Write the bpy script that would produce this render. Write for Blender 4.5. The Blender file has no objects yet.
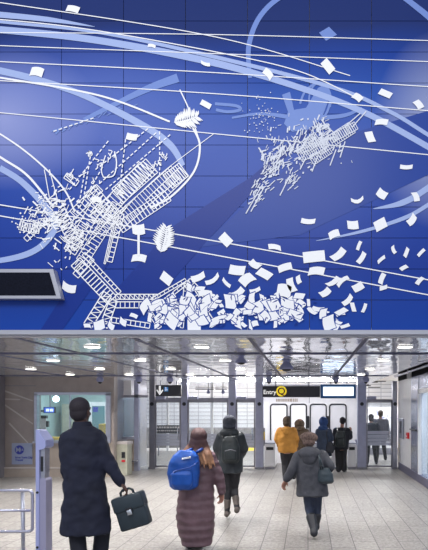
import bpy, bmesh, math, random
from mathutils import Vector, Matrix, Euler
R = random.Random(7)
F, HX, HY, H = 520.0, 308.0, 408.0, 1.80       # focal length in px, vanishing point, eye height
C = bpy.context.scene.collection
PI = math.pi
def X(px, y): return (px - HX) * y / F
def Z(py, y): return H + (HY - py) * y / F
def P(px, py, y): return Vector((X(px, y), y, Z(py, y)))

# ------------------------------------------------------------------ materials
def lin(c):
    c = c / 255.0
    return c / 12.92 if c <= .04045 else ((c + .055) / 1.055) ** 2.4
def rgb(r, g, b): return (lin(r), lin(g), lin(b), 1)
def mat(name, col, rough=.6, metal=0, var=0, vscale=8, bump=0, bscale=30, emit=0, coat=0, stretch=(1,1,1), spec=None):
    m = bpy.data.materials.new(name); m.use_nodes = True
    nt = m.node_tree; N = nt.nodes; L = nt.links
    b = N['Principled BSDF']
    b.inputs['Base Color'].default_value = col
    b.inputs['Roughness'].default_value = rough
    b.inputs['Metallic'].default_value = metal
    if spec is not None: b.inputs['Specular IOR Level'].default_value = spec
    if coat: b.inputs['Coat Weight'].default_value = coat; b.inputs['Coat Roughness'].default_value = .08
    if emit:
        b.inputs['Emission Color'].default_value = col; b.inputs['Emission Strength'].default_value = emit
    tc = N.new('ShaderNodeTexCoord'); mp = N.new('ShaderNodeMapping')
    mp.inputs['Scale'].default_value = stretch
    L.new(tc.outputs['Object'], mp.inputs['Vector'])
    if var:
        n = N.new('ShaderNodeTexNoise'); n.inputs['Scale'].default_value = vscale; n.inputs['Detail'].default_value = 4
        L.new(mp.outputs[0], n.inputs['Vector'])
        r = N.new('ShaderNodeValToRGB')
        r.color_ramp.elements[0].position = .3; r.color_ramp.elements[1].position = .7
        r.color_ramp.elements[0].color = tuple(c * (1 - var) for c in col[:3]) + (1,)
        r.color_ramp.elements[1].color = tuple(min(1, c * (1 + var)) for c in col[:3]) + (1,)
        L.new(n.outputs['Fac'], r.inputs['Fac']); L.new(r.outputs['Color'], b.inputs['Base Color'])
    if bump:
        n = N.new('ShaderNodeTexNoise'); n.inputs['Scale'].default_value = bscale; n.inputs['Detail'].default_value = 3
        L.new(mp.outputs[0], n.inputs['Vector'])
        bp = N.new('ShaderNodeBump'); bp.inputs['Strength'].default_value = bump; bp.inputs['Distance'].default_value = .02
        L.new(n.outputs['Fac'], bp.inputs['Height']); L.new(bp.outputs[0], b.inputs['Normal'])
    return m
def glass(name, col, alpha=.25, rough=.05):
    m = bpy.data.materials.new(name); m.use_nodes = True
    nt = m.node_tree; N = nt.nodes; L = nt.links
    b = N['Principled BSDF']; b.inputs['Base Color'].default_value = col; b.inputs['Roughness'].default_value = rough
    t = N.new('ShaderNodeBsdfTransparent'); t.inputs[0].default_value = (.95, .98, 1, 1)
    mx = N.new('ShaderNodeMixShader'); mx.inputs[0].default_value = alpha
    L.new(t.outputs[0], mx.inputs[1]); L.new(b.outputs[0], mx.inputs[2])
    L.new(mx.outputs[0], N['Material Output'].inputs[0])
    return m
def floor_mat():
    m = mat('granite_tiles', rgb(178, 172, 170), .38)
    nt = m.node_tree; N = nt.nodes; L = nt.links; b = N['Principled BSDF']
    tc = N.new('ShaderNodeTexCoord'); mp = N.new('ShaderNodeMapping'); mp.inputs['Rotation'].default_value = (0, 0, PI / 2)
    L.new(tc.outputs['Object'], mp.inputs['Vector'])
    br = N.new('ShaderNodeTexBrick'); br.offset = .5
    br.inputs['Scale'].default_value = 1; br.inputs['Brick Width'].default_value = .61; br.inputs['Row Height'].default_value = .305
    br.inputs['Mortar Size'].default_value = .0065; br.inputs['Mortar Smooth'].default_value = .4
    br.inputs['Color1'].default_value = rgb(174, 170, 166); br.inputs['Color2'].default_value = rgb(158, 154, 151)
    br.inputs['Mortar'].default_value = rgb(84, 80, 84)
    L.new(mp.outputs[0], br.inputs['Vector'])
    n = N.new('ShaderNodeTexNoise'); n.inputs['Scale'].default_value = 20; n.inputs['Detail'].default_value = 6; n.inputs['Roughness'].default_value = .75
    L.new(tc.outputs['Object'], n.inputs['Vector'])
    r = N.new('ShaderNodeValToRGB'); r.color_ramp.elements[0].position = .38; r.color_ramp.elements[0].color = (.40, .39, .385, 1)
    r.color_ramp.elements[1].position = .64; r.color_ramp.elements[1].color = (1.0, 1.0, 1.0, 1)
    L.new(n.outputs['Fac'], r.inputs['Fac'])
    mx = N.new('ShaderNodeMixRGB'); mx.blend_type = 'MULTIPLY'; mx.inputs[0].default_value = 1
    L.new(br.outputs['Color'], mx.inputs[1]); L.new(r.outputs[0], mx.inputs[2]); L.new(mx.outputs[0], b.inputs['Base Color'])
    r2 = N.new('ShaderNodeMapRange'); r2.inputs['To Min'].default_value = .25; r2.inputs['To Max'].default_value = .55
    L.new(n.outputs['Fac'], r2.inputs['Value']); L.new(r2.outputs[0], b.inputs['Roughness'])
    return m
def tile_mat(name, c, mortar, w, h, ms=.01, rough=.3):
    m = mat(name, c, rough)
    nt = m.node_tree; N = nt.nodes; L = nt.links; b = N['Principled BSDF']
    tc = N.new('ShaderNodeTexCoord'); mp = N.new('ShaderNodeMapping'); mp.inputs['Rotation'].default_value = (PI / 2, 0, 0)
    L.new(tc.outputs['Object'], mp.inputs['Vector'])
    br = N.new('ShaderNodeTexBrick'); br.offset = 0
    br.inputs['Scale'].default_value = 1; br.inputs['Brick Width'].default_value = w; br.inputs['Row Height'].default_value = h
    br.inputs['Mortar Size'].default_value = ms
    br.inputs['Color1'].default_value = c; br.inputs['Color2'].default_value = tuple(x * .9 for x in c[:3]) + (1,); br.inputs['Mortar'].default_value = mortar
    L.new(mp.outputs[0], br.inputs['Vector']); L.new(br.outputs['Color'], b.inputs['Base Color'])
    return m
def mural_mat():
    """blue printed glass: navy at top, brighter blue below, darker facets in the print, soft lilac patches mixed into the colour"""
    m = mat('blue_printed_glass', rgb(50, 84, 165), .32, coat=.0, spec=.22)
    nt = m.node_tree; N = nt.nodes; L = nt.links; b = N['Principled BSDF']
    tc = N.new('ShaderNodeTexCoord'); sp = N.new('ShaderNodeSeparateXYZ'); L.new(tc.outputs['Object'], sp.inputs[0])
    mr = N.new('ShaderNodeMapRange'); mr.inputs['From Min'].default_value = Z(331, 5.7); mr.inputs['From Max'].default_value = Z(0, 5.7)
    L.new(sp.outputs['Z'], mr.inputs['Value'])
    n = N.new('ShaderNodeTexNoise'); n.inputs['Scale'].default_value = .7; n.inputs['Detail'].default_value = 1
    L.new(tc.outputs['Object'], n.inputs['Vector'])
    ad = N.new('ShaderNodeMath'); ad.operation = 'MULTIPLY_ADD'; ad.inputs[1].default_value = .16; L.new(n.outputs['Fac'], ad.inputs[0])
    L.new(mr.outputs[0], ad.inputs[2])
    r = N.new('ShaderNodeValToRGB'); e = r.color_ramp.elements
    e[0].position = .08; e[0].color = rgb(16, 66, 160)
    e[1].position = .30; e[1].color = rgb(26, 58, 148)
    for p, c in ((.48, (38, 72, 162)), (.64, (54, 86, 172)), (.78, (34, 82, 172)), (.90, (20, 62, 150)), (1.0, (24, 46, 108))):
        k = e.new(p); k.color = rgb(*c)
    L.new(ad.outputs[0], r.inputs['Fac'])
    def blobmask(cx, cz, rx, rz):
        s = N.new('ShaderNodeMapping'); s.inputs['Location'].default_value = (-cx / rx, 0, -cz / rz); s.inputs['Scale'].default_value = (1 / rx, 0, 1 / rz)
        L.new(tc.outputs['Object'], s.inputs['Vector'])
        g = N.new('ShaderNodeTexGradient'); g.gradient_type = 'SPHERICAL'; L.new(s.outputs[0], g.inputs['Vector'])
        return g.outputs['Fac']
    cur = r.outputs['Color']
    for (px, py, rx, rz, c, s) in ((4, 118, 1.1, .8, (176, 182, 224), .8), (440, 130, .75, 1.1, (176, 182, 208), .95), (90, 100, 2.0, .8, (112, 128, 198), .5)):  # soft pale lilac patches blended over the blue
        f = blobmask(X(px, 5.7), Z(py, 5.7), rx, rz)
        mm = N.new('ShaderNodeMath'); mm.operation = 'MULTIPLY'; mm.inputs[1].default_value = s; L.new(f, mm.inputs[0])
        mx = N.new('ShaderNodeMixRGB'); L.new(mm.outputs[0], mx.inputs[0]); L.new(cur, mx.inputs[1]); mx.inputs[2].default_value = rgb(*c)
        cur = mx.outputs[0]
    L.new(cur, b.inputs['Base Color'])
    return m
def wavy_steel(name, col, rough, bump):
    m = mat(name, col, rough, .6)
    nt = m.node_tree; N = nt.nodes; L = nt.links; b = N['Principled BSDF']
    tc = N.new('ShaderNodeTexCoord'); mp = N.new('ShaderNodeMapping'); mp.inputs['Scale'].default_value = (1.6, 1.0, 1)
    L.new(tc.outputs['Object'], mp.inputs['Vector'])
    n = N.new('ShaderNodeTexNoise'); n.inputs['Scale'].default_value = 1.9; n.inputs['Detail'].default_value = 1.5; L.new(mp.outputs[0], n.inputs['Vector'])
    bp = N.new('ShaderNodeBump'); bp.inputs['Strength'].default_value = bump; bp.inputs['Distance'].default_value = .08
    L.new(n.outputs['Fac'], bp.inputs['Height']); L.new(bp.outputs[0], b.inputs['Normal'])
    return m
def quilt_mat(name, col, period):
    m = mat(name, col, .55, var=.25, vscale=6)
    nt = m.node_tree; N = nt.nodes; L = nt.links; b = N['Principled BSDF']
    tc = N.new('ShaderNodeTexCoord'); w = N.new('ShaderNodeTexWave'); w.wave_type = 'BANDS'; w.bands_direction = 'Z'
    w.inputs['Scale'].default_value = .314 / period; w.inputs['Distortion'].default_value = 1.5; w.inputs['Detail Scale'].default_value = 2
    L.new(tc.outputs['Object'], w.inputs['Vector'])
    bp = N.new('ShaderNodeBump'); bp.inputs['Strength'].default_value = .5; bp.inputs['Distance'].default_value = .03
    L.new(w.outputs['Fac'], bp.inputs['Height']); L.new(bp.outputs[0], b.inputs['Normal'])
    return m

M = dict(
    floor=floor_mat(),
    ceil=wavy_steel('ceiling_steel', rgb(238, 240, 248), .08, .21),
    steel=mat('brushed_steel', rgb(176, 178, 190), .32, .85, var=.08, vscale=4, stretch=(1, 1, 12)),
    post=mat('lilac_steel', rgb(168, 170, 192), .35, .45, var=.06),
    dpost=mat('dark_steel', rgb(148, 147, 156), .4, .55, var=.08),
    rail=mat('satin_rail', rgb(200, 200, 215), .25, .8),
    lilac=mat('lilac_enamel', rgb(166, 172, 218), .4),
    fascia=mat('fascia_steel', rgb(178, 180, 190), .4, .4, var=.06, stretch=(.3, 1, 20)),
    groove=mat('groove', rgb(72, 74, 104), .5),
    stone=mat('brown_stone', rgb(152, 142, 138), .35, var=.14, vscale=2.2),
    stone_d=mat('dark_stone', rgb(120, 118, 128), .4, var=.1),
    stone_b=mat('booth_stone', rgb(166, 154, 144), .4, var=.12, vscale=3),
    streak=mat('pale_streaks', rgb(190, 182, 180), .4),
    white=mat('white_panel', rgb(226, 225, 228), .35, var=.03),
    whiteb=mat('white_enamel', rgb(235, 234, 236), .3),
    purple=mat('slate_base', rgb(92, 90, 112), .4, var=.1),
    bluesteel=mat('blue_grey_panel', rgb(140, 146, 170), .22, .6, var=.15, vscale=1.5),
    dark=mat('dark_recess', rgb(14, 14, 20), .8, var=.3, vscale=2, spec=.1),
    black=mat('black_plastic', rgb(26, 27, 34), .4),
    sign=mat('sign_black', rgb(40, 40, 50), .4),
    white_ink_glow=mat('white_ink_glow', rgb(240, 240, 240), .5, emit=.6),  # glow added so the white sign marks stay bright
    yellow=mat('sign_yellow_glow', rgb(250, 215, 50), .5, emit=.5),  # emission added to lift the dim yellow route disc
    blue=mat('access_blue', rgb(60, 150, 225), .5),
    logo=mat('logo_blue', rgb(52, 62, 160), .5),
    plaque=mat('plaque', rgb(148, 158, 186), .4),
    scr=mat('lit_screen', rgb(225, 240, 255), .4, emit=1.3),
    scrb=mat('lit_screen_blue', rgb(70, 110, 220), .4, emit=.6),
    screen_frame=mat('blue_frame', rgb(34, 92, 150), .4),
    tile=tile_mat('white_wall_tiles', rgb(228, 228, 232), rgb(170, 170, 180), .62, .2, .018),
    tile2=mat('track_wall', rgb(150, 146, 146), .6, var=.2),
    plat=mat('platform_floor', rgb(200, 196, 194), .5, var=.08),
    yel=mat('warning_yellow', rgb(245, 208, 40), .6),
    booth=mat('booth_wall', rgb(186, 208, 206), .6, var=.05),
    boothdoor=mat('booth_door', rgb(90, 132, 140), .5),
    greenbox=mat('beige_machine', rgb(176, 176, 160), .5, var=.1),
    redp=mat('alarm_red', rgb(205, 40, 50), .4),
    paper=mat('paper_white', rgb(236, 232, 232), .7),
    yelpaper=mat('paper_yellow', rgb(225, 190, 80), .7),
    glass=glass('clear_glass', (.85, .92, .95, 1), .06),
    glass_b=glass('blue_reflection_glass', rgb(110, 168, 196), .28, .1),  # blue reflection put into the glass colour
    glass_w=glass('door_glass', rgb(190, 214, 235), .3, .1),
    grille=mat('speaker_mesh', rgb(20, 23, 36), .8, var=.3, vscale=60, spec=.1),
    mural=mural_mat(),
    ink=mat('white_print', rgb(252, 252, 252), .4, spec=.25),
    ink2=mat('pale_blue_print', rgb(166, 184, 228), .4, spec=.25),
    ink3=mat('soft_blue_print', rgb(118, 144, 208), .4, spec=.25),
    ink_grey=mat('grey_print', rgb(222, 226, 236), .4, spec=.25),
    facet=mat('deep_blue_print', rgb(18, 50, 138), .3, spec=.22),
    facet2=mat('slate_blue_print', rgb(44, 72, 154), .3, spec=.22),
    skin_d=mat('skin_brown', rgb(82, 56, 48), .5, var=.1),
    skin=mat('skin_light', rgb(160, 116, 100), .5, var=.06),
    hair_b=mat('hair_black', rgb(36, 30, 38), .7, bump=.4, bscale=80),
    navy=mat('navy_wool', rgb(26, 30, 50), .85, var=.3, vscale=4, bump=.15),
    navyb=mat('dark_trouser', rgb(28, 30, 42), .85, var=.2),
    leather=mat('green_black_leather', rgb(44, 56, 64), .38, var=.15, vscale=10),
    chrome=mat('chrome', rgb(215, 220, 225), .2, 1),
    brown=quilt_mat('brown_quilt', rgb(104, 80, 88), .105),
    hair_r=mat('auburn_hair', rgb(92, 58, 52), .6, var=.35, vscale=14, stretch=(5, 5, .7), bump=.5, bscale=30),
    hair_t=mat('tawny_hair', rgb(150, 108, 80), .6, var=.35, vscale=14, stretch=(5, 5, .7), bump=.5, bscale=30),
    bpblue=mat('blue_nylon', rgb(16, 78, 165), .45, var=.25, vscale=5, bump=.2),
    bpblue2=mat('blue_nylon_dark', rgb(14, 60, 140), .45, var=.2),
    jacket=mat('black_green_nylon', rgb(44, 50, 56), .6, var=.3, vscale=7, bump=.3),
    bpack=mat('black_nylon', rgb(34, 42, 46), .6, var=.3, vscale=9, bump=.3),
    legging=mat('black_legging', rgb(30, 30, 36), .7),
    boot=mat('taupe_suede', rgb(88, 80, 76), .8, var=.15),
    mustard=mat('mustard_cotton', rgb(178, 124, 48), .75, var=.22, vscale=6, bump=.25),
    olive=mat('brown_fur', rgb(84, 70, 58), .9, var=.5, vscale=26, bump=.6, bscale=50),
    beret=mat('tweed_knit', rgb(108, 90, 84), .9, var=.55, vscale=38, bump=.6, bscale=60),
    grey=mat('grey_quilt', rgb(60, 62, 70), .75, var=.2, vscale=7, bump=.3, bscale=22),
    jean=mat('dark_denim', rgb(48, 56, 76), .8, var=.15),
    bootb=mat('black_boot', rgb(32, 34, 42), .5),
    bluecoat=mat('slate_blue_coat', rgb(46, 58, 80), .75, var=.25, vscale=7, bump=.3),
    bluehood=mat('blue_hood', rgb(42, 72, 126), .7, var=.2),
    blackcoat=mat('black_coat', rgb(34, 36, 46), .75, var=.25, bump=.2),
    fargrey=mat('grey_coat', rgb(92, 90, 98), .8, var=.2),
)

# ------------------------------------------------------------------ builders
def link(name, bm, m, parent=None, smooth=False, origin=None, flat=False):
    me = bpy.data.meshes.new(name)
    if not flat: bmesh.ops.recalc_face_normals(bm, faces=bm.faces)
    if origin is not None: bmesh.ops.translate(bm, verts=bm.verts, vec=-Vector(origin))
    bm.to_mesh(me); bm.free()
    if smooth:
        for p in me.polygons: p.use_smooth = True
    for x in (m if isinstance(m, (list, tuple)) else [m]): me.materials.append(x)
    o = bpy.data.objects.new(name, me); C.objects.link(o)
    if origin is not None: o.location = origin
    if parent is not None:
        o.parent = parent
        if origin is None: o.matrix_parent_inverse = Matrix.Translation(parent.location).inverted()
    return o
def thing(name, label, cat, loc=(0, 0, 0), group=None):
    o = bpy.data.objects.new(name, None); C.objects.link(o); o.location = loc; o.empty_display_size = .1
    o['label'] = label; o['category'] = cat
    if group: o['group'] = group
    return o
def tag(o, label, cat, group=None):
    o['label'] = label; o['category'] = cat
    if group: o['group'] = group
    return o
def struct(name, bm, m, label=None):
    o = link(name, bm, m); o['kind'] = 'structure'
    if label: o['label'] = label
    return o
def box(bm, x0, x1, y0, y1, z0, z1, bevel=0):
    r = bmesh.ops.create_cube(bm, size=1)
    vs = r['verts']
    for v in vs:
        v.co = Vector(((x0 + x1) / 2 + v.co.x * (x1 - x0), (y0 + y1) / 2 + v.co.y * (y1 - y0), (z0 + z1) / 2 + v.co.z * (z1 - z0)))
    if bevel:
        es = list({e for v in vs for e in v.link_edges})
        bmesh.ops.bevel(bm, geom=es, offset=bevel, segments=2, affect='EDGES', profile=.5)
    return bm
def B(*a, **k): return box(bmesh.new(), *a, **k)
def pbox(px0, px1, py0, py1, y, dep, bm=None, bevel=0):      # a box whose front face is at depth y
    return box(bm or bmesh.new(), X(px0, y), X(px1, y), y, y + dep, Z(py1, y), Z(py0, y), bevel)
def tube(bm, pts, r, seg=12):
    pts = [Vector(p) for p in pts]; rings = []
    prev = None
    for i, p in enumerate(pts):
        d = (pts[min(i + 1, len(pts) - 1)] - pts[max(i - 1, 0)]).normalized()
        if prev is None:
            u = d.orthogonal().normalized()
        else:
            u = (prev - d * prev.dot(d)).normalized()
        prev = u; w = d.cross(u)
        rr = r[i] if isinstance(r, (list, tuple)) else r
        rings.append([bm.verts.new(p + (u * math.cos(2 * PI * k / seg) + w * math.sin(2 * PI * k / seg)) * rr) for k in range(seg)])
    for a, b in zip(rings, rings[1:]):
        for k in range(seg): bm.faces.new((a[k], a[(k + 1) % seg], b[(k + 1) % seg], b[k]))
    bm.faces.new(rings[0]); bm.faces.new(list(reversed(rings[-1])))
    return bm
def lathe(bm, c, prof, seg=20):
    c = Vector(c); rings = []
    for (r, z) in prof:
        rings.append([bm.verts.new(c + Vector((r * math.cos(2 * PI * k / seg), r * math.sin(2 * PI * k / seg), z))) for k in range(seg)])
    for a, b in zip(rings, rings[1:]):
        for k in range(seg): bm.faces.new((a[k], a[(k + 1) % seg], b[(k + 1) % seg], b[k]))
    bm.faces.new(rings[0]); bm.faces.new(rings[-1])
    return bm
def cap(bm, p0, r0, p1, r1, seg=14):
    """tapered limb with ball ends"""
    p0, p1 = Vector(p0), Vector(p1); d = p1 - p0; L = max(d.length, 1e-4)
    pts, rs = [], []
    for a in (-80, -50, -20): pts.append(p0 + d / L * r0 * math.sin(math.radians(a))); rs.append(r0 * math.cos(math.radians(a)))
    for t in (0, .5, 1): pts.append(p0 + d * t); rs.append(r0 + (r1 - r0) * t)
    for a in (20, 50, 80): pts.append(p1 + d / L * r1 * math.sin(math.radians(a))); rs.append(r1 * math.cos(math.radians(a)))
    tube(bm, pts, rs, seg)
def ell(bm, c, r, rot=None):
    mtx = Matrix.Translation(Vector(c)) @ (rot.to_matrix().to_4x4() if rot else Matrix()) @ Matrix.Diagonal((r[0], r[1], r[2], 1))
    bmesh.ops.create_uvsphere(bm, u_segments=20, v_segments=12, radius=1, matrix=mtx)
def loft(bm, rings, seg=28, power=2.3):
    """rings: (centre, half width, half depth[, yaw])"""
    vs = []
    for g in rings:
        c, a, b = Vector(g[0]), g[1], g[2]; yaw = g[3] if len(g) > 3 else 0
        row = []
        for k in range(seg):
            t = 2 * PI * k / seg; cx = math.cos(t); sx = math.sin(t)
            x = a * math.copysign(abs(cx) ** (2 / power), cx); y = b * math.copysign(abs(sx) ** (2 / power), sx)
            row.append(bm.verts.new(c + Vector((x * math.cos(yaw) - y * math.sin(yaw), x * math.sin(yaw) + y * math.cos(yaw), 0))))
        vs.append(row)
    for a, b in zip(vs, vs[1:]):
        for k in range(seg): bm.faces.new((a[k], a[(k + 1) % seg], b[(k + 1) % seg], b[k]))
    bm.faces.new(vs[0]); bm.faces.new(list(reversed(vs[-1])))
_tex = bpy.data.textures.new('folds', 'CLOUDS'); _tex.noise_scale = .11; _tex.noise_depth = 1
def fuse(name, bm, m, parent, voxel=.012, smooth=4, fold=0):
    """merge the overlapping volumes in bm into one continuous skin"""
    bmesh.ops.recalc_face_normals(bm, faces=bm.faces)
    me = bpy.data.meshes.new('t'); bm.to_mesh(me); bm.free()
    o = bpy.data.objects.new('t', me); C.objects.link(o)
    r = o.modifiers.new('r', 'REMESH'); r.mode = 'VOXEL'; r.voxel_size = voxel; r.use_smooth_shade = True
    if fold:
        d = o.modifiers.new('d', 'DISPLACE'); d.texture = _tex; d.strength = fold; d.mid_level = .5
    s = o.modifiers.new('s', 'SMOOTH'); s.factor = .5; s.iterations = smooth
    dg = bpy.context.evaluated_depsgraph_get(); dg.update()
    out = bpy.data.meshes.new_from_object(o.evaluated_get(dg))
    bpy.data.objects.remove(o); bpy.data.meshes.remove(me)
    for p in out.polygons: p.use_smooth = True
    out.materials.clear(); out.materials.append(m); out.name = name
    q = bpy.data.objects.new(name, out); C.objects.link(q)
    if parent is not None:
        q.parent = parent; q.matrix_parent_inverse = Matrix.Translation(parent.location).inverted()
    return q
def text(s, name, m, loc, size, parent, rot=(PI / 2, 0, 0), align='LEFT', bold=0):
    cu = bpy.data.curves.new('t', 'FONT'); cu.body = s; cu.size = size; cu.align_x = align; cu.extrude = .0015; cu.offset = bold
    o = bpy.data.objects.new('t', cu); C.objects.link(o)
    dg = bpy.context.evaluated_depsgraph_get(); dg.update()
    me = bpy.data.meshes.new_from_object(o.evaluated_get(dg)); bpy.data.objects.remove(o)
    me.transform(Matrix.Translation(loc) @ Euler(rot).to_matrix().to_4x4())
    me.materials.clear(); me.materials.append(m)
    q = bpy.data.objects.new(name, me); C.objects.link(q)
    q.parent = parent; q.matrix_parent_inverse = Matrix.Translation(parent.location).inverted()
    return q
def disc(bm, c, r, th, axis='Y', seg=28):
    rot = Matrix.Rotation(PI / 2, 4, 'X') if axis == 'Y' else (Matrix.Rotation(PI / 2, 4, 'Y') if axis == 'X' else Matrix())
    bmesh.ops.create_cone(bm, cap_ends=True, segments=seg, radius1=r, radius2=r, depth=th, matrix=Matrix.Translation(Vector(c)) @ rot)
    return bm

D0, DB, DG = 5.70, 13.6, 15.4        # mural wall, booth wall, gate line
HC = 2.60                            # soffit height
# ------------------------------------------------------------------ setting
struct('floor', B(-12, 6, -3, 21.8, -.1, 0), M['floor'])
cb = bmesh.new()
box(cb, -12, 2.0, D0 + .016, 21.0, HC, HC + .08)
struct('ceiling', cb, M['ceil'])
cb = B(2.0, 2.9, D0 + .3, DG + .3, 3.0, 3.1); box(cb, 1.98, 2.0, D0 + .3, DG + .3, HC + .08, 3.0)
struct('ceiling_recess', cb, M['dark'])
# ceiling grooves, one shallow trim each
n = 1
for x in (-6.0, -4.67, -3.33, -2.0, -.67, .67):
    g = bmesh.new(); box(g, x - .022, x + .022, D0 + .1, 15.3, HC - .008, HC + .01)
    struct('trim_%d' % n, g, M['groove']); n += 1
for y in (7.62, 12.9):
    g = bmesh.new(); box(g, -12, 2.0, y - .05, y + .05, HC - .014, HC + .01)
    struct('trim_%d' % n, g, M['groove']); n += 1
g = B(-12, 2.9, D0 - .07, D0 - .016, HC - .002, HC + .045); box(g, -12, 2.9, D0 - .016, D0 + .1, HC - .018, HC + .012)
struct('trim_%d' % n, g, M['fascia']); n += 1
struct('wall_front', B(-12, 6, D0 + .03, D0 + .3, HC + .09, 9.0), M['stone_d'])

# right side wall with its base, white section, steel section and glazed door
XR = 2.70
struct('wall_right', B(XR, XR + .2, 12.65, DG + .2, 0, 3.0), M['white'])
struct('wall_right_steel', B(XR - .012, XR, 12.66, 13.58, .2, 2.60), M['bluesteel'])
g = bmesh.new(); box(g, XR, XR + .2, 5.0, 12.65, 2.25, 3.0); box(g, XR, XR + .2, 5.0, 7.8, 0, 2.25); box(g, XR, XR + .2, 7.8, 12.65, 0, .2)
struct('wall_right_near', g, M['bluesteel'])
struct('wall_right_top', B(XR - .03, XR, D0 + .3, DG, HC, 3.0), M['dark'])
struct('baseboard_right', B(XR - .03, XR, 5.5, DG, 0, .20), M['purple'])
g = bmesh.new()
for y in (12.55, 11.2, 9.9, 8.6, 7.85): box(g, XR - .04, XR + .03, y - .05, y + .05, .2, 2.25)
box(g, XR - .04, XR + .03, 7.8, 12.6, 2.15, 2.25)
w = struct('window_1', g, M['whiteb'])
o = link('window_pane', B(XR + .05, XR + .06, 7.85, 12.6, .2, 2.2), M['glass_w'], w)
struct('wall_right_lobby', B(XR + 1.0, XR + 1.05, 7.0, 13.2, 0, 3), M['white'])

# left end: pier, booth wall with opening
yb = DB
wx0, wx1, wz0, wz1 = X(36, yb), X(110, yb), Z(441, yb), Z(393.5, yb)
g = bmesh.new()
box(g, X(5, yb), wx0, yb, yb + .25, 0, HC); box(g, wx1, X(114, yb), yb, yb + .25, 0, HC)
box(g, wx0, wx1, yb, yb + .25, wz1, HC); box(g, wx0, wx1, yb, yb + .25, 0, wz0)
wb = struct('wall_back', g, M['stone'])
g = bmesh.new()
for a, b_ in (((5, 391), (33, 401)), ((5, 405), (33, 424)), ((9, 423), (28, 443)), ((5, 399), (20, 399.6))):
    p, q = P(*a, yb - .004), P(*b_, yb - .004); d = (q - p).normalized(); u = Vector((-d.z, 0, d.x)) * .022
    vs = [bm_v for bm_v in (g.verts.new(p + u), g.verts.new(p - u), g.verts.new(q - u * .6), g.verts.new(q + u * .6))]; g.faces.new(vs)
link('pale_streaks', g, M['streak'], wb)  # narrow paler diagonal strips laid on the stone face
link('stone_joints', pbox(5, 36, 385.5, 386.1, yb - .004, .004), M['stone_d'], wb)
struct('baseboard_back', B(X(5, yb), X(114, yb), yb - .03, yb, 0, .22), M['stone_b'])
struct('trim_%d' % n, B(X(-4, yb), X(114, yb), yb - .045, yb, .22, .25), M['streak']); n += 1
struct('wall_left', B(-12, X(5, yb), yb - .25, yb + .3, 0, HC), M['stone_d'])
struct('wall_back_panel', B(wx0 + .02, X(113, yb), yb - .02, yb, .25, wz0 - .03), M['stone_b'])
# room inside the booth
struct('wall_booth_back', B(X(5, yb), wx1 + .04, 16.4, 16.5, 0, HC), M['booth']); struct('wall_booth_left', B(wx0 - .75, wx0 - .7, yb + .25, 16.4, 0, HC), M['booth'])
struct('wall_booth_right', B(wx1 + .0, wx1 + .04, yb + .25, 16.4, 0, HC), M['booth'])

# platform beyond the gates
struct('floor_platform', B(-12, 6, 21.8, 23.4, -.1, 0.0), M['plat'])
struct('floor_track_bed', B(-12, 6, 23.4, 26.5, -1.3, -1.2), M['dark'])
struct('wall_track', B(-12, 6, 26.5, 26.7, .78, 4.2), M['tile'])
struct('wall_track_lower', B(-12, 6, 26.45, 26.7, -1.3, .78), M['tile2'])
struct('ceiling_platform', B(-12, 6, 21.0, 26.7, 3.9, 4.0), M['white'])
struct('wall_platform_end', B(3.9, 4.0, DG + .3, 23.4, 0, 4), M['white'])
struct('ceiling_side', B(2.0, 4.0, DG + .2, 21, 2.9, 3.0), M['white'])
t = tag(link('warning_strip', B(X(237, 22), 3.9, 21.9, 23.35, 0, .012), M['yel']), 'yellow tactile warning strip along the platform edge beyond the gates', 'platform edge')
g = bmesh.new()
for i in range(90):
    x = R.uniform(-6.5, 3.8); z = R.uniform(2.55, 3.6)
    box(g, x, x + R.uniform(.15, .9), 21.3, 21.36, z, z + .03)
tag(link('overhead_conduits', g, M['dark']), 'cluttered grey conduits overhead beyond the fare gates', 'conduits')['kind'] = 'stuff'
for i, px in enumerate((202, 216)):
    pass

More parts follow.
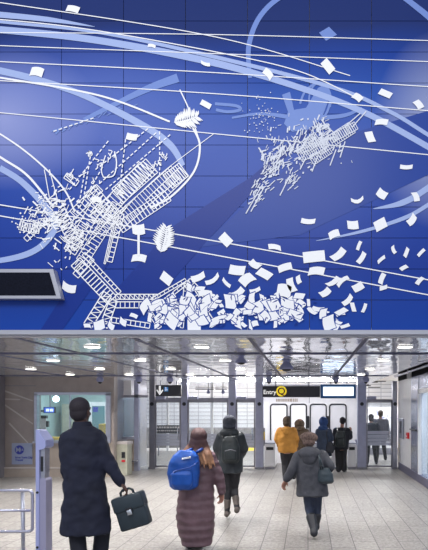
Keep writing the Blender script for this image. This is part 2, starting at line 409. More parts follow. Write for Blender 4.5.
# ------------------------------------------------------------------ mural
MP = D0
def mx(px): return X(px, MP)
def mz(py): return Z(py, MP)
mural = thing('mural', 'huge blue glass wall mural with flying white papers and sketched lines above the station entry', 'mural', (0, MP, HC + .04))
g = bmesh.new()
xs = [61.5 + 62 * i for i in range(-4, 9)]
py = 300.0; rows = [(300, 333)]
while py > -130: rows.append((py - 31, py)); py -= 31
for x0, x1 in zip(xs, xs[1:]):
    for (a, b_) in rows:
        box(g, mx(x0) + .003, mx(x1) - .003, MP, MP + .012, mz(b_) + .003, mz(a) - .003)
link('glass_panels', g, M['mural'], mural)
class Art:
    def __init__(s, off): s.bm = bmesh.new(); s.y = MP - off * 2.5; s.gain = 1.0
    def v(s, p): return s.bm.verts.new((mx(p[0]), s.y, mz(p[1])))
    def face(s, vs):
        f = s.bm.faces.new(vs); f.normal_update()
        if f.normal.y > 0: f.normal_flip()
    def poly(s, pts):
        s.y -= 3e-6
        s.face([s.v(p) for p in pts])
    def line(s, a, b, w, w2=None):
        w *= s.gain; w2 = w if w2 is None else w2 * s.gain; s.y -= 3e-6
        dx, dy = b[0] - a[0], b[1] - a[1]; L = math.hypot(dx, dy) or 1; nx, ny = -dy / L / 2, dx / L / 2
        s.poly([(a[0] + nx * w, a[1] + ny * w), (a[0] - nx * w, a[1] - ny * w), (b[0] - nx * w2, b[1] - ny * w2), (b[0] + nx * w2, b[1] + ny * w2)])
    def curve(s, pts, ws, n=14):
        """smooth band through pts"""
        q = [pts[0]] + list(pts) + [pts[-1]]; out = []
        if not isinstance(ws, (list, tuple)): ws = [ws] * len(pts)
        for i in range(len(pts) - 1):
            p0, p1, p2, p3 = q[i], q[i + 1], q[i + 2], q[i + 3]
            for k in range(n + (i == len(pts) - 2)):
                t = k / n
                f = lambda j: .5 * (2 * p1[j] + (p2[j] - p0[j]) * t + (2 * p0[j] - 5 * p1[j] + 4 * p2[j] - p3[j]) * t * t + (3 * p1[j] - p0[j] - 3 * p2[j] + p3[j]) * t ** 3)
                out.append((f(0), f(1), ws[i] + (ws[i + 1] - ws[i]) * t))
        Lr = []; s.y -= 3e-6
        for i, (x, y, w) in enumerate(out):
            a = out[max(i - 1, 0)]; b = out[min(i + 1, len(out) - 1)]
            dx, dy = b[0] - a[0], b[1] - a[1]; L = math.hypot(dx, dy) or 1
            Lr.append((s.v((x - dy / L * w / 2, y + dx / L * w / 2)), s.v((x + dy / L * w / 2, y - dx / L * w / 2))))
        for a, b in zip(Lr, Lr[1:]): s.face((a[0], a[1], b[1], b[0]))
    def dash(s, a, b, w, n, duty=.6):
        for i in range(n):
            t0, t1 = i / n, (i + duty) / n
            s.line((a[0] + (b[0] - a[0]) * t0, a[1] + (b[1] - a[1]) * t0), (a[0] + (b[0] - a[0]) * t1, a[1] + (b[1] - a[1]) * t1), w)
    def ladder(s, a, b, wid, n, w=.8, rung=.8, skew=0, cross=False):
        dx, dy = b[0] - a[0], b[1] - a[1]; L = math.hypot(dx, dy); ux, uy = dx / L, dy / L; nx, ny = -uy, ux
        q = lambda t, o: (a[0] + dx * t + nx * wid * o + ux * skew * o, a[1] + dy * t + ny * wid * o + uy * skew * o)
        s.line(q(0, -.5), q(1, -.5), w); s.line(q(0, .5), q(1, .5), w)
        for i in range(n + 1):
            t = i / n; s.line(q(t, -.5), q(t, .5), rung)
            if cross and i < n: s.line(q(t, -.5), q((i + 1) / n, .5), rung * .8)
    def build(s, name, m, stuff=False):
        o = link(name, s.bm, m, mural, flat=True)
        if stuff: o['kind'] = 'stuff'
# print layers (a hair's breadth apart on the glass)
A = Art(.0012)
A.poly([(200, 247), (285, 170), (330, 140), (600, 60), (600, 190), (428, 175), (300, 235)])
A.build('printed_slate_facet', M['facet2'])
A = Art(.0014)
A.poly([(128, 331), (208, 240), (330, 110), (250, 178), (175, 225), (90, 318), (78, 331)])
A.poly([(62, 331), (110, 262), (60, 300), (40, 331)])
A.build('printed_dark_facets', M['facet'])
A = Art(.002)          # soft wide ribbons
A.curve([(-60, 10), (0, 15), (50, 20), (95, 27)], [5, 6, 5, .3])
A.curve([(-100, 24), (0, 30), (100, 41), (214, 63), (300, 88), (365, 113), (428, 147), (500, 190)], [8, 7, 7, 7, 6, 6, 6, 6])
A.curve([(-60, 15), (0, 22), (100, 33), (214, 57), (334, 88), (390, 112), (428, 135), (500, 180)], [3, 3, 3, 4, 4, 4, 4, 4])
A.curve([(-80, 60), (0, 71), (75, 92), (140, 124), (170, 145), (183, 166)], [6, 7, 6, 7, 7, 5])
A.curve([(0, 168), (22, 182), (45, 206), (55, 225), (45, 243), (25, 255), (-10, 262), (-60, 266)], [6, 6, 7, 7, 6, 6, 5, 5])
A.curve([(373, 209), (402, 203), (428, 188), (480, 150)], [.5, 6, 6, 6])
A.curve([(316, 241), (360, 232), (402, 219), (428, 205), (480, 170)], [.4, 3, 4, 4, 4])
A.build('printed_ribbons', M['ink2'])
A = Art(.0016)
A.curve([(250, 78), (249, 45), (262, 14), (290, -8), (340, -25), (390, -10), (420, 10), (440, 28)], [4, 5, 5, 5, 5, 5, 6, 6])
A.curve([(84, 120), (120, 102), (150, 88), (178, 78)], [4, 5, 7, 9])
A.poly([(319, 33), (329, 27), (337, 35), (326, 41)])
A.poly([(282, 95), (290, 92), (294, 110), (306, 108), (318, 88), (327, 84), (330, 96), (322, 118), (308, 130), (292, 132), (284, 124), (288, 112)])
for i in range(24):
    a = R.uniform(0, 6.28); A.curve([(320 + 11 * math.cos(a), 100 + 17 * math.sin(a)), (320 + 11 * math.cos(a + .4), 100 + 17 * math.sin(a + .4)), (320 + 11 * math.cos(a + .8), 100 + 17 * math.sin(a + .8))], 1.6, 4)
for i in range(30):
    t = R.random(); A.line((50 + 85 * t, 134 - 30 * t + R.uniform(-3, 3)), (54 + 85 * t, 132 - 30 * t + R.uniform(-2, 2)), 1)
A.curve([(300, 104), (305, 92), (316, 84), (326, 90), (330, 100), (326, 114), (316, 122)], 2.2)
A.curve([(215, 104), (236, 106), (240, 110), (228, 112), (216, 110)], 3)
A.curve([(232, 118), (262, 114), (300, 118), (342, 116), (362, 108)], [2, 3, 5, 4, 2])
A.build('printed_pale_shapes', M['ink3'])
A = Art(.003)          # long thin wires
for pts, w in (([(-100, -10), (0, 3), (214, 37), (350, 76)], .9), ([(-100, 33), (0, 33), (214, 35), (428, 41), (560, 45)], .8),
               ([(-100, 41), (0, 46), (214, 54), (428, 62), (560, 67)], .8), ([(-100, 57), (0, 62), (214, 73), (428, 87), (560, 95)], .9),
               ([(-100, 76), (0, 81), (214, 94), (428, 111), (560, 121)], .9), ([(-100, 92), (0, 97), (214, 118), (428, 141)], .0001),
               ([(-100, 105), (0, 113), (214, 134), (428, 155), (560, 168)], .9), ([(-100, 190), (0, 205), (214, 241), (428, 280), (560, 304)], 1.1),
               ([(-100, 200), (0, 216), (214, 255), (428, 295), (560, 320)], 1.1), ([(-60, 70), (0, 78), (100, 96), (170, 122)], 1.8),
               ([(-40, 110), (0, 134), (25, 151), (49, 172), (66, 192), (75, 212)], 1.6), ([(-40, 130), (0, 157), (28, 176), (54, 208)], 2.2),
               ([(193, 128), (200, 146), (194, 172), (171, 197), (150, 208)], 2.0), ([(180, 90), (190, 112), (199, 140)], 1.2),
               ([(214, 134), (160, 175), (120, 214)], .7), ([(-100, 14), (0, 20), (90, 30), (214, 52), (300, 72), (360, 100)], 1.0),
               ([(-60, 240), (0, 256), (60, 200)], .0001)):
    if w > .01: A.curve(pts, w)
A.build('printed_wires', M['ink'])
A = Art(.0036); A.gain = 1.08         # sketched scaffolds and stairs, left
lad = A.ladder
lad((70, 252), (98, 205), 13, 12); lad((82, 262), (118, 205), 12, 16, .7, .7); lad((96, 222), (146, 168), 16, 18, .8, .7); lad((108, 232), (176, 172), 15, 24, .8, .6)
lad((118, 196), (152, 166), 18, 12, .8, .8, 0, True); lad((150, 205), (184, 172), 12, 12); lad((120, 228), (168, 196), 12, 14, .7, .9)
lad((90, 190), (112, 216), 14, 8, .8, .8, 0, True); lad((100, 188), (70, 218), 9, 9); lad((60, 212), (78, 248), 12, 11, .8, .8, 0, True)
lad((110, 262), (122, 214), 5, 10); lad((105, 264), (116, 216), 1.5, 3); lad((168, 182), (184, 170), 16, 8)
lad((76, 276), (92, 258), 7, 5)
lad((76, 262), (112, 300), 12, 13, .9, 1.0); lad((84, 254), (120, 293), 4, 10, .9, .8); lad((108, 294), (88, 326), 9, 6, 1, .9, 0, True); lad((114, 300), (104, 327), 8, 5, 1, 1, 0, True)
lad((116, 297), (158, 297), 5, 9, .9, .8, 0, True); lad((116, 305), (158, 305), 6, 9, .9, .8); lad((112, 320), (150, 326), 5, 8, .9, .8)
lad((150, 312), (186, 284), 3, 9, .9, .6); lad((152, 300), (186, 280), 3, 8, .9, .6); lad((186, 282), (214, 326), 6, 9, .9, .8); lad((189, 280), (214, 305), 4, 6, .9, .7)
lad((186, 284), (182, 328), 3, 6, .8, .6); lad((150, 312), (160, 328), 4, 3)
lad((26, 240), (44, 222), 5, 6, .7, .7); lad((20, 226), (40, 230), 8, 8, .7, .7, 0, True)
for i in range(150):       # broken hatch at the crossing of the lines
    a = R.gauss(0, 1), R.gauss(0, 1); c = (52 + a[0] * 13, 216 + a[1] * 15); an = R.choice((.6, 2.3, 1.2, 0)) + R.uniform(-.2, .2); L = R.uniform(2, 9)
    A.line(c, (c[0] + L * math.cos(an), c[1] - L * math.sin(an)), R.choice((.6, .9, 1.4)))
for i in range(110):
    t = R.random(); c = (60 + 60 * t + R.gauss(0, 6), 262 - 62 * t + R.gauss(0, 7)); L = R.uniform(2, 9); an = R.choice((.85, .85 + PI / 2)) + R.uniform(-.1, .1)
    A.line(c, (c[0] + L * math.cos(an), c[1] - L * math.sin(an)), R.choice((.7, 1.1)))
for i in range(60):
    a = R.uniform(0, 6.28); r_ = R.uniform(0, 20); c = (32 + r_ * math.cos(a), 222 + r_ * math.sin(a) * .7); s_ = R.uniform(.5, 1.2)
    A.poly([(c[0] + s_, c[1]), (c[0], c[1] + s_), (c[0] - s_, c[1]), (c[0], c[1] - s_)])
for (a, b_) in (((70, 190), (110, 140)), ((96, 170), (150, 128)), ((100, 184), (158, 132)), ((106, 190), (172, 134)), ((70, 260), (86, 168)), ((126, 140), (120, 190)), ((80, 208), (104, 166)), ((54, 132), (96, 118)), ((160, 132), (160, 178)), ((84, 200), (92, 150))):
    A.dash(a, b_, 1.0, int(math.hypot(a[0] - b_[0], a[1] - b_[1]) / 5), .62)
for (c, s_) in (((90, 156), 2.5), ((101, 165), 4), ((112, 160), 4), ((96, 186), 4), ((72, 176), 3), ((84, 236), 4), ((166, 160), 3), ((160, 168), 3), ((152, 172), 3)):   # loose glyph-like scribbles
    for i in range(4):
        p = (c[0] + R.uniform(-s_, s_), c[1] + R.uniform(-s_, s_)); A.curve([p, (p[0] + R.uniform(-3, 3), p[1] - R.uniform(1, 5)), (p[0] + R.uniform(-3, 3), p[1] - R.uniform(2, 6))], .9, 4)
A.curve([(104, 178), (114, 176), (117, 164), (115, 152)], 1.2); A.curve([(104, 178), (102, 170), (106, 156)], 1)
A.line((45, 170), (50, 198), .8); A.line((50, 170), (58, 200), .8); A.line((66, 176), (76, 186), .9)
A.ladder((66, 176), (78, 184), 6, 2)
A.line((139, 233), (139, 256), 2.2)
for cx, cy, s_, rot in ((186, 120, 15, -.25), (164, 240, 16, -1.35)):       # feathery plumes of curved strokes
    ux, uy = math.cos(rot), math.sin(rot); vx, vy = -uy, ux
    for i in range(13):
        t = i / 12; bx_, by_ = cx + ux * s_ * (t - .5) * 1.5, cy + uy * s_ * (t - .5) * 1.5
        L = s_ * (.45 + .5 * math.sin(t * PI)) * R.uniform(.8, 1.1)
        for sd in (-1, 1):
            A.curve([(bx_, by_), (bx_ + vx * L * .4 * sd + ux * 2, by_ + vy * L * .4 * sd + uy * 2), (bx_ + vx * L * .75 * sd + ux * (5 if sd > 0 else 3), by_ + vy * L * .75 * sd + uy * 4)], [.8, 2.2, .3], 4)
    A.curve([(cx - ux * s_ * .8, cy - uy * s_ * .8), (cx + vx * 1.5, cy + vy * 1.5), (cx + ux * s_ * .8, cy + uy * s_ * .8)], [.5, 2, .5], 5)
A.build('printed_scaffolds', M['ink'])
A = Art(.0038); A.gain = 1.1         # wreckage sketch, right
for i in range(300):
    t = R.random(); s_ = R.gauss(0, 1)
    c = (264 + 68 * t + s_ * 6, 166 - 34 * t + s_ * 9)
    if c[1] > 188: continue
    an = R.choice((.45, 1.15, 1.3, 2.0)) + R.uniform(-.25, .25); L = R.uniform(2, 8) * (1.2 - abs(s_) * .25)
    A.line(c, (c[0] + L * math.cos(an), c[1] - L * math.sin(an)), R.choice((.5, .8, 1.3)))
for i in range(90):
    t = R.random(); c = (275 - 22 * t + R.gauss(0, 5), 158 + 46 * t + R.gauss(0, 3)); an = R.choice((.5, 1.1)) + R.uniform(-.3, .3); L = R.uniform(2, 6)
    A.line(c, (c[0] + L * math.cos(an), c[1] - L * math.sin(an)), .8)
for i in range(24):
    c = (292 + R.gauss(0, 5), 182 + R.gauss(0, 6)); an = R.uniform(.5, 1.3); A.line(c, (c[0] + 5 * math.cos(an), c[1] - 5 * math.sin(an)), .7)
for i in range(70):
    c = (260 + R.gauss(0, 8), 118 + R.gauss(0, 9)); s_ = R.uniform(.4, .8); A.poly([(c[0] + s_, c[1]), (c[0], c[1] + s_), (c[0] - s_, c[1]), (c[0], c[1] - s_)])
lad = A.ladder
for a in (((300, 158), (326, 142), 10, 14), ((318, 150), (352, 128), 12, 16), ((304, 148), (318, 138), 12, 9), ((330, 140), (356, 126), 8, 14), ((312, 162), (330, 150), 8, 10)): lad(*a, .7, .7)
for a, b_ in (((246, 214), (262, 186)), ((251, 212), (264, 188)), ((312, 172), (318, 156)), ((330, 166), (336, 150)), ((340, 158), (345, 142)), ((300, 170), (306, 158)), ((280, 196), (290, 176)), ((352, 128), (366, 112)), ((344, 128), (360, 114))): A.line(a, b_, 1)
A.build('printed_wreckage', M['ink_grey'], True)
# papers
A = Art(.0045)
heap = False
def paper(x, y, s_, ang=None, asp=None, bend=None):
    ang = R.uniform(0, PI) if ang is None else ang; asp = asp or R.uniform(.55, .95); bend = R.uniform(-.25, .25) if bend is None else bend
    sk = R.uniform(-.25, .25) * (2 if heap else 1); asp = asp * R.uniform(.55, 1.1) if heap else asp; s_ = s_ * R.uniform(.6, 1.3) if heap else s_; top, bot = [], []
    for i in range(5):
        u = i / 4 * 2 - 1; b = bend * (1 - u * u)
        top.append((u + sk, -asp + b)); bot.append((u - sk * .4, asp + b))
    pts = top + bot[::-1]; c, s2 = math.cos(ang), math.sin(ang)
    for f in ((1 + .75 / s_ * 1.3, .78) if heap else (.78,)):
        g_ = f if f == .78 else .78 + .9 / s_
        A.poly([(x + (u * c - v * s2) * s_ * g_, y + (u * s2 + v * c) * s_ * g_) for u, v in pts])
        if f != .78: A.bm.faces.ensure_lookup_table(); A.bm.faces[-1].material_index = 1
for p in ((73, 10, 8, .2, .5), (152, 47, 5, .2, .4), (37, 73, 8, .15, .7), (206, 64, 6, .3, .35), (206, 105, 7, .5, .5), (132, 137, 7, .15, .6), (97, 201, 6.5, .1, .55, -.3),
          (139, 229, 8, 0, .8), (139, 259, 9, .05, .5), (268, 75, 7, .8, .6), (328, 67, 9, .9, .6), (357, 98, 6, .6, .7), (385, 94, 8, .4, .5), (418, 105, 6, .9, .7), (381, 123, 8, 0, .45),
          (370, 137, 7, 1.2, .7), (406, 167, 8, 0, .33), (357, 199, 8, -.2, .3, .5), (382, 194, 6.5, .6, .8), (415, 197, 6, 1.2, .6), (308, 221, 9, .05, .35), (353, 225, 7, 0, .75), (380, 225, 8, -.5, .8),
          (411, 220, 7, -.9, .6), (334, 235, 7, -.4, .65), (226, 240, 8, .8, .75), (275, 248, 8, .15, .4), (314, 257, 14, -.1, .5), (338, 254, 10, -.7, .45, .2), (359, 246, 6, -1.2, .35), (361, 258, 8, -1.0, .4),
          (316, 272, 10, 0, .5), (381, 260, 6, -.7, .35), (394, 250, 5, 1.2, .45), (406, 253, 6, -1.2, .4), (421, 253, 6, -.8, .35), (404, 268, 5, -.5, .5), (420, 281, 6, -.8, .45), (382, 279, 7, -1.2, .45),
          (383, 288, 5, -.3, .5), (358, 287, 7, -.5, .7), (347, 300, 8, -.8, .4), (353, 307, 6, 1.3, .45), (364, 308, 6, -1.2, .35), (345, 326, 6, -.3, .35), (325, 292, 7, -.6, .6), (333, 281, 9, -.6, .35), (343, 282, 9, -.7, .3),
          (70, 287, 9, .35, .55, .3), (167, 279, 8, .7, .7), (198, 277, 9, -.4, .45), (212, 279, 10, -.6, .28, .3), (255, 264, 7, .6, .6), (237, 270, 10, .1, .6), (248, 280, 9, -.6, .7), (264, 274, 9, .5, .6), (285, 268, 9, -.3, .5),
          (284, 292, 9, .2, .9), (292, 285, 9, 1.2, .5), (299, 280, 5, 1.3, .6), (206, 294, 9, 0, .4), (227, 283, 7, .8, .3), (238, 292, 8, -.6, .5), (255, 290, 7, -.3, .35), (300, 304, 6, .7, .8), (287, 314, 8, .1, .5)):
    A = Art(.0046); paper(*p); A.build('printed_paper', M['ink'])
A = Art(.0045); heap = True
for i in range(70):        # drift of sheets along the lower edge
    x = 150 + 195 * R.random(); top = 284 if x < 200 else 290 + max(0, (x - 290)) * .35
    paper(x, R.uniform(top + 4, 325), R.uniform(4, 8), None, R.uniform(.4, .8))
for i in range(46):
    x = R.gauss(180, 18); paper(min(max(x, 146), 216), R.uniform(300, 325), R.uniform(5, 8))
for i in range(26):
    x = R.uniform(214, 300); paper(x, R.uniform(296, 325), R.uniform(6, 9))
for p in ((100, 325, 7), (112, 326, 6), (124, 322, 6), (88, 326, 5), (134, 316, 6)): paper(*p)
A.build('printed_paper_heap', [M['ink'], M['mural']], True)
A = Art(.005)          # blue outlines between the heaped sheets
for i in range(70):
    x = R.uniform(152, 315); y = R.uniform(296, 328); an = R.uniform(0, PI); L = R.uniform(2, 7)
    A.curve([(x, y), (x + L / 2 * math.cos(an) + R.uniform(-1, 1), y - L / 2 * math.sin(an)), (x + L * math.cos(an), y - L * math.sin(an))], [.3, 1.3, .3], 3)
A.build('printed_paper_outlines', M['facet'], True)

# projecting display box at the left of the mural
t = thing('wall_display', 'dark mesh-faced box with silver rim fixed low on the blue mural at left', 'display', P(20, 298, D0))
def wedge(bm, pts, y0, y1):
    a = [bm.verts.new((X(p[0], D0 - .1), y0, Z(p[1], D0 - .1))) for p in pts]; b = [bm.verts.new((X(p[0], D0 - .1), y1, Z(p[1], D0 - .1))) for p in pts]
    bm.faces.new(a); bm.faces.new(b)
    for i in range(len(a)): j = (i + 1) % len(a); bm.faces.new((a[i], a[j], b[j], b[i]))
g = bmesh.new(); wedge(g, [(-60, 269), (53, 269), (61, 298.5), (-60, 298.5)], D0 - .10, D0 - .008); link('case', g, M['fascia'], t)
g = bmesh.new(); wedge(g, [(-56, 272.5), (49.5, 272.5), (56, 295.5), (-56, 295.5)], D0 - .104, D0 - .09); link('mesh_face', g, M['grille'], t)

# ------------------------------------------------------------------ ceiling fittings
def desc_light(i, j):
    col = ['far left', 'second', 'third', 'fourth', 'right-hand'][j]; row = ['front', 'second', 'third', 'back'][i]
    return 'round white recessed downlight, %s one of the %s row in the metal ceiling' % (col, row)
for i, y in enumerate((6.75, 8.67, 10.6, 12.35)):
    for j, x in enumerate((-5.65, -4.25, -2.80, -1.38, 1.26)):
        t = thing('ceiling_downlight', desc_light(i, j), 'light', (x, y, HC), 'recessed downlights in the metal ceiling')
        link('trim_ring', lathe(bmesh.new(), (x, y, HC - .01), [(.095, 0), (.108, 0), (.108, .012), (.095, .012)], 24), M['whiteb'], t)
        link('lens', disc(bmesh.new(), (x, y, HC - .011), .094, .008, 'Z'), mat('lens_glow', rgb(255, 250, 240), emit=4) if (i, j) == (0, 0) else bpy.data.materials['lens_glow'], t)
        l = bpy.data.lights.new('downlight_lamp', 'AREA'); l.shape = 'DISK'; l.size = .17; l.energy = 26; l.spread = math.radians(125); l.color = (1, .97, .93)
        lo = bpy.data.objects.new('downlight_lamp', l); C.objects.link(lo); lo.location = (x, y, HC - .022); lo.parent = None
def bell(px, py0, py1, y, wpx, label):
    k = F / y; z0 = Z(py0, y); z1 = Z(py1, y); h = HC - z1; r = wpx / 2 / k
    c = (X(px, y), y, z1)
    t = thing('ceiling_speaker', label, 'speaker', (c[0], c[1], HC))
    link('bell_housing', lathe(bmesh.new(), c, [(r * .95, h * .22), (r, h * .28), (r * .92, h * .42), (r * .6, h * .66), (r * .45, h * .82), (r * .45, h * .94), (r * .7, h * .95), (r * .7, h)], 20), M['purple_d'], t, True)
    link('dome', lathe(bmesh.new(), c, [(.01, h * .02), (r * .4, h * .06), (r * .62, h * .14), (r * .68, h * .24)], 20), M['black'], t, True)
M['purple_d'] = mat('bell_grey', rgb(128, 132, 166), .45)
bell(241, 344, 365, 7.9, 12, 'bell-shaped grey camera housing hanging from the ceiling, the left and nearer of two')
bell(286.5, 352, 372, 8.6, 14, 'bell-shaped grey camera housing hanging above the round yellow entry symbol')
for px, y, lab in ((139, 13.2, 'small ceiling camera above the glass enclosure left of the arrow sign'), (170, 13.2, 'small ceiling camera above the down-arrow sign'),
                   (100, 13.2, 'small ceiling camera over the right end of the booth window'), (269, 13.2, 'small ceiling camera just left of the Entry sign'),
                   (336, 13.2, 'small ceiling camera above the blue-framed screen'), (366, 13.2, 'small ceiling camera above the right-hand glass gate')):
    x = X(px, y); t = thing('security_camera', lab, 'camera', (x, y, HC), 'small ceiling cameras along the gate line')
    link('bracket', lathe(bmesh.new(), (x, y, HC - .14), [(.05, 0), (.085, .03), (.085, .08), (.05, .145)], 14), M['purple_d'], t, True)
    link('dome', lathe(bmesh.new(), (x, y, HC - .19), [(.008, 0), (.035, .015), (.05, .05)], 14), M['black'], t, True)
# conduits and light strips in the dark recess at the right
for i, (x, z, lab) in enumerate(((2.12, 2.66, 'pale metal conduit running along the ceiling edge at right'), (2.35, 2.80, 'second conduit from the ceiling edge in the dark recess'), (2.55, 2.72, 'conduit nearest the right wall in the dark recess'))):
    g = tube(bmesh.new(), [(x + .25, D0 + .4, z + .05), (x + .12, 9, z + .03), (x, 12.3, z), (x, 15.2, z)], .022 + .008 * i)
    tag(link('ceiling_conduit', g, M['rail'] if i != 1 else M['dpost']), lab, 'conduit')
t = thing('wall_lamp', 'small white cylindrical fitting at the top corner of the right wall', 'light', (X(411, 13.5), 13.4, 2.5))
link('housing', lathe(bmesh.new(), (XR - .09, 13.4, 2.56), [(.05, 0), (.06, .02), (.06, .2), (.05, .22)], 14), M['whiteb'], t, True)
link('arm', B(XR - .05, XR, 13.37, 13.43, 2.62, 2.66), M['dpost'], t)

# ------------------------------------------------------------------ signs
YS = 14.3
t = thing('entry_sign', 'black hanging sign reading Entry beside a round yellow Q symbol', 'sign', P(290, 386, YS))
link('board', pbox(262.5, 320, 386.2, 397.2, YS, .1), M['sign'], t)
link('hanger', pbox(275, 276.5, 380, 386.2, YS + .03, .04), M['dpost'], t)
link('hanger', pbox(308, 309.5, 380, 386.2, YS + .03, .04), M['dpost'], t)
text('Entry', 'lettering', M['white_ink_glow'], P(263.2, 394.0, YS - .003), .165, t, bold=.002)
g = disc(bmesh.new(), P(281.4, 391.2, YS - .006), .145, .01); link('route_disc', g, M['yellow'], t)
text('Q', 'route_letter', M['black'], P(281.4, 394.3, YS - .016), .26, t, align='CENTER', bold=.005)
t = thing('arrow_sign', 'black hanging sign with white down arrow and blue wheelchair symbol', 'sign', P(168, 385, YS))
link('board', pbox(155.5, 181, 385, 396.2, YS, .1), M['sign'], t)
link('hanger', pbox(160, 161.2, 380.5, 385, YS + .03, .04), M['dpost'], t); link('hanger', pbox(176, 177.2, 380.5, 385, YS + .03, .04), M['dpost'], t)
g = bmesh.new(); c = P(159.8, 390.5, YS - .005)
pts = [(-.025, .13), (.025, .13), (.025, -.03), (.075, .03), (.095, 0), (0, -.13), (-.095, 0), (-.075, .03), (-.025, -.03)]
fv = [g.verts.new((c.x + a, c.y, c.z + b)) for a, b in pts]; g.faces.new(fv); link('arrow', g, M['white_ink_glow'], t)
g = pbox(164, 168.2, 387, 391.6, YS - .006, .005); link('access_square', g, M['blue'], t)
g = bmesh.new(); c = P(166, 389, YS - .012); disc(g, c + Vector((-.005, 0, .04)), .011, .004)
tube(g, [c + Vector((-.003, 0, .03)), c + Vector((0, 0, -.005)), c + Vector((.025, 0, -.008)), c + Vector((.035, 0, -.04))], .006, 6)
tube(g, [c + Vector((.022 * math.cos(a) - .004, 0, -.02 + .024 * math.sin(a))) for a in [math.radians(x) for x in range(100, 350, 25)]], .005, 6)
link('wheelchair_symbol', g, M['white_ink_glow'], t)
t = thing('information_screen', 'blue-framed electronic information screen glowing white, hung right of the Entry sign', 'screen', P(338, 385, YS))
link('frame', pbox(320.5, 356, 384.3, 398.3, YS, .12, bevel=.015), M['screen_frame'], t)
link('lit_panel', pbox(323.2, 353.6, 386.8, 395.8, YS - .006, .006), M['scr'], t)
link('hanger', pbox(330, 331.3, 380, 384.3, YS + .03, .04), M['dpost'], t); link('hanger', pbox(346, 347.3, 380, 384.3, YS + .03, .04), M['dpost'], t)
# plaque on the left wall
t = thing('transit_plaque', 'grey-blue square plaque with a round blue logo on the brown stone wall', 'sign', P(22, 454, DB))
link('plate', pbox(11.8, 32, 443.2, 464.3, DB - .02, .022), M['plaque'], t)
c = P(19.4, 449.8, DB - .026); link('logo_disc', disc(bmesh.new(), c, .118, .008), M['logo'], t)
text('M', 'logo_letter', M['plaque'], c + Vector((-.03, -.006, -.058)), .17, t, align='CENTER', bold=.004)
text('TA', 'logo_letter', M['plaque'], c + Vector((.06, -.006, -.03)), .08, t, align='CENTER', bold=.002)
text('New York City', 'lettering', M['logo'], P(15.2, 458.4, DB - .025), .072, t, bold=.002)
text('Transit', 'lettering', M['logo'], P(15.2, 460.9, DB - .025), .072, t, bold=.002)

# ------------------------------------------------------------------ booth
t = thing('booth_window', 'large silver-framed service booth window in the brown stone wall', 'window', (0.5 * (wx0 + wx1), yb, wz0))
g = bmesh.new()
box(g, wx0 - .03, wx0 + .04, yb - .04, yb + .1, wz0, wz1); box(g, wx1 - .1, wx1 + .03, yb - .04, yb + .1, wz0, wz1)
box(g, wx0 - .03, wx1 + .03, yb - .04, yb + .1, wz1 - .04, wz1 + .03); link('frame', g, M['steel'], t)
link('pane', B(wx0 + .04, wx1 - .1, yb + .03, yb + .04, wz0, wz1 - .04), M['glass'], t)
link('sill', B(wx0 - .03, wx1 + .03, yb - .12, yb + .12, wz0 - .05, wz0), M['steel'], t)
link('mullion', B(X(69, yb), X(70.3, yb), yb, yb + .06, wz0, wz1 - .04), M['steel'], t)
tag(link('booth_shelf', B(wx0, wx1 - .02, 14.5, 15.0, .84, .9), M['whiteb']), 'white counter inside the booth behind the window', 'counter')
t = thing('booth_monitor', 'blue lit monitor with two white squares hanging inside the booth', 'screen', P(49, 400, 14.6))
link('case', pbox(43.5, 54.5, 407, 413, 14.6, .08), M['black'], t)
link('lit_panel', pbox(44, 54, 407.4, 412.6, 14.59, .008), M['scrb'], t)
link('white_square', pbox(46, 49, 408.8, 411.4, 14.58, .008), M['scr'], t); link('white_square', pbox(50, 53, 408.8, 411.4, 14.58, .008), M['scr'], t)
link('arm', B(X(38, 14.6), X(44, 14.6), 14.62, 14.66, Z(412, 14.6), Z(410, 14.6)), M['dpost'], t)
link('drop_rod', B(X(49, 14.6), X(49.8, 14.6), 14.62, 14.66, Z(407, 14.6), HC + .01), M['dpost'], t)
t = thing('booth_globe_light', 'round glowing lamp inside the booth at top left of the window', 'light', P(56, 397, 15))
g = bmesh.new(); ell(g, P(56, 399, 15), (.09, .09, .09)); link('globe', g, mat('globe_glow', rgb(225, 240, 255), emit=5), t, True)
link('stem', B(X(55.7, 15), X(56.3, 15), 14.99, 15.01, Z(397, 15), HC + .01), M['whiteb'], t)
t = thing('booth_inner_door', 'teal door in a white frame at the back of the booth', 'door', P(98, 470, 16.2))
link('frame', pbox(89, 108, 402, 470, 16.22, .06), M['whiteb'], t); link('leaf', pbox(92, 104.5, 406, 470, 16.2, .03), M['boothdoor'], t); link('notice', pbox(93, 98, 407, 412, 16.19, .01), M['logo'], t)
g = bmesh.new(); box(g, X(36.8, 14.2), X(46, 14.2), 14.2, 14.24, .9, Z(418, 14.2)); t = thing('notice_stand', 'white notices on a dark-topped stand at the left end of the booth counter', 'notice', P(41, 440, 14.2))
link('sheets', g, M['paper'], t); link('top_bar', pbox(37.5, 46, 415.5, 418.5, 14.18, .1), M['black'], t)
link('side_clip', pbox(46, 48, 421, 427, 14.18, .08), M['black'], t); link('foot', B(X(37, 14.2), X(46, 14.2), 14.2, 14.58, .9, .925), M['dpost'], t)
tag(link('paper_stack', box(bmesh.new(), X(100, 14.7), X(106.5, 14.7), 14.6, 14.9, .902, 1.35, .01), M['yelpaper']), 'yellow-orange paper stack inside the booth, right end of the counter', 'papers')
tag(link('paper_tray', box(bmesh.new(), X(50, 14.7), X(60, 14.7), 14.6, 14.9, .902, .98, .01), M['yelpaper']), 'low tray of yellowish papers on the counter by the white notices', 'papers')
link('outer_cladding', B(wx1 + .04, wx1 + .06, yb + .25, 16.5, 0, HC), M['steel'], bpy.data.objects['wall_booth_right'])
tag(link('booth_cabinet', pbox(62, 74, 404, 470, 15.9, .35), M['greenbox']), 'tall pale cabinet standing at the back of the booth', 'cabinet')

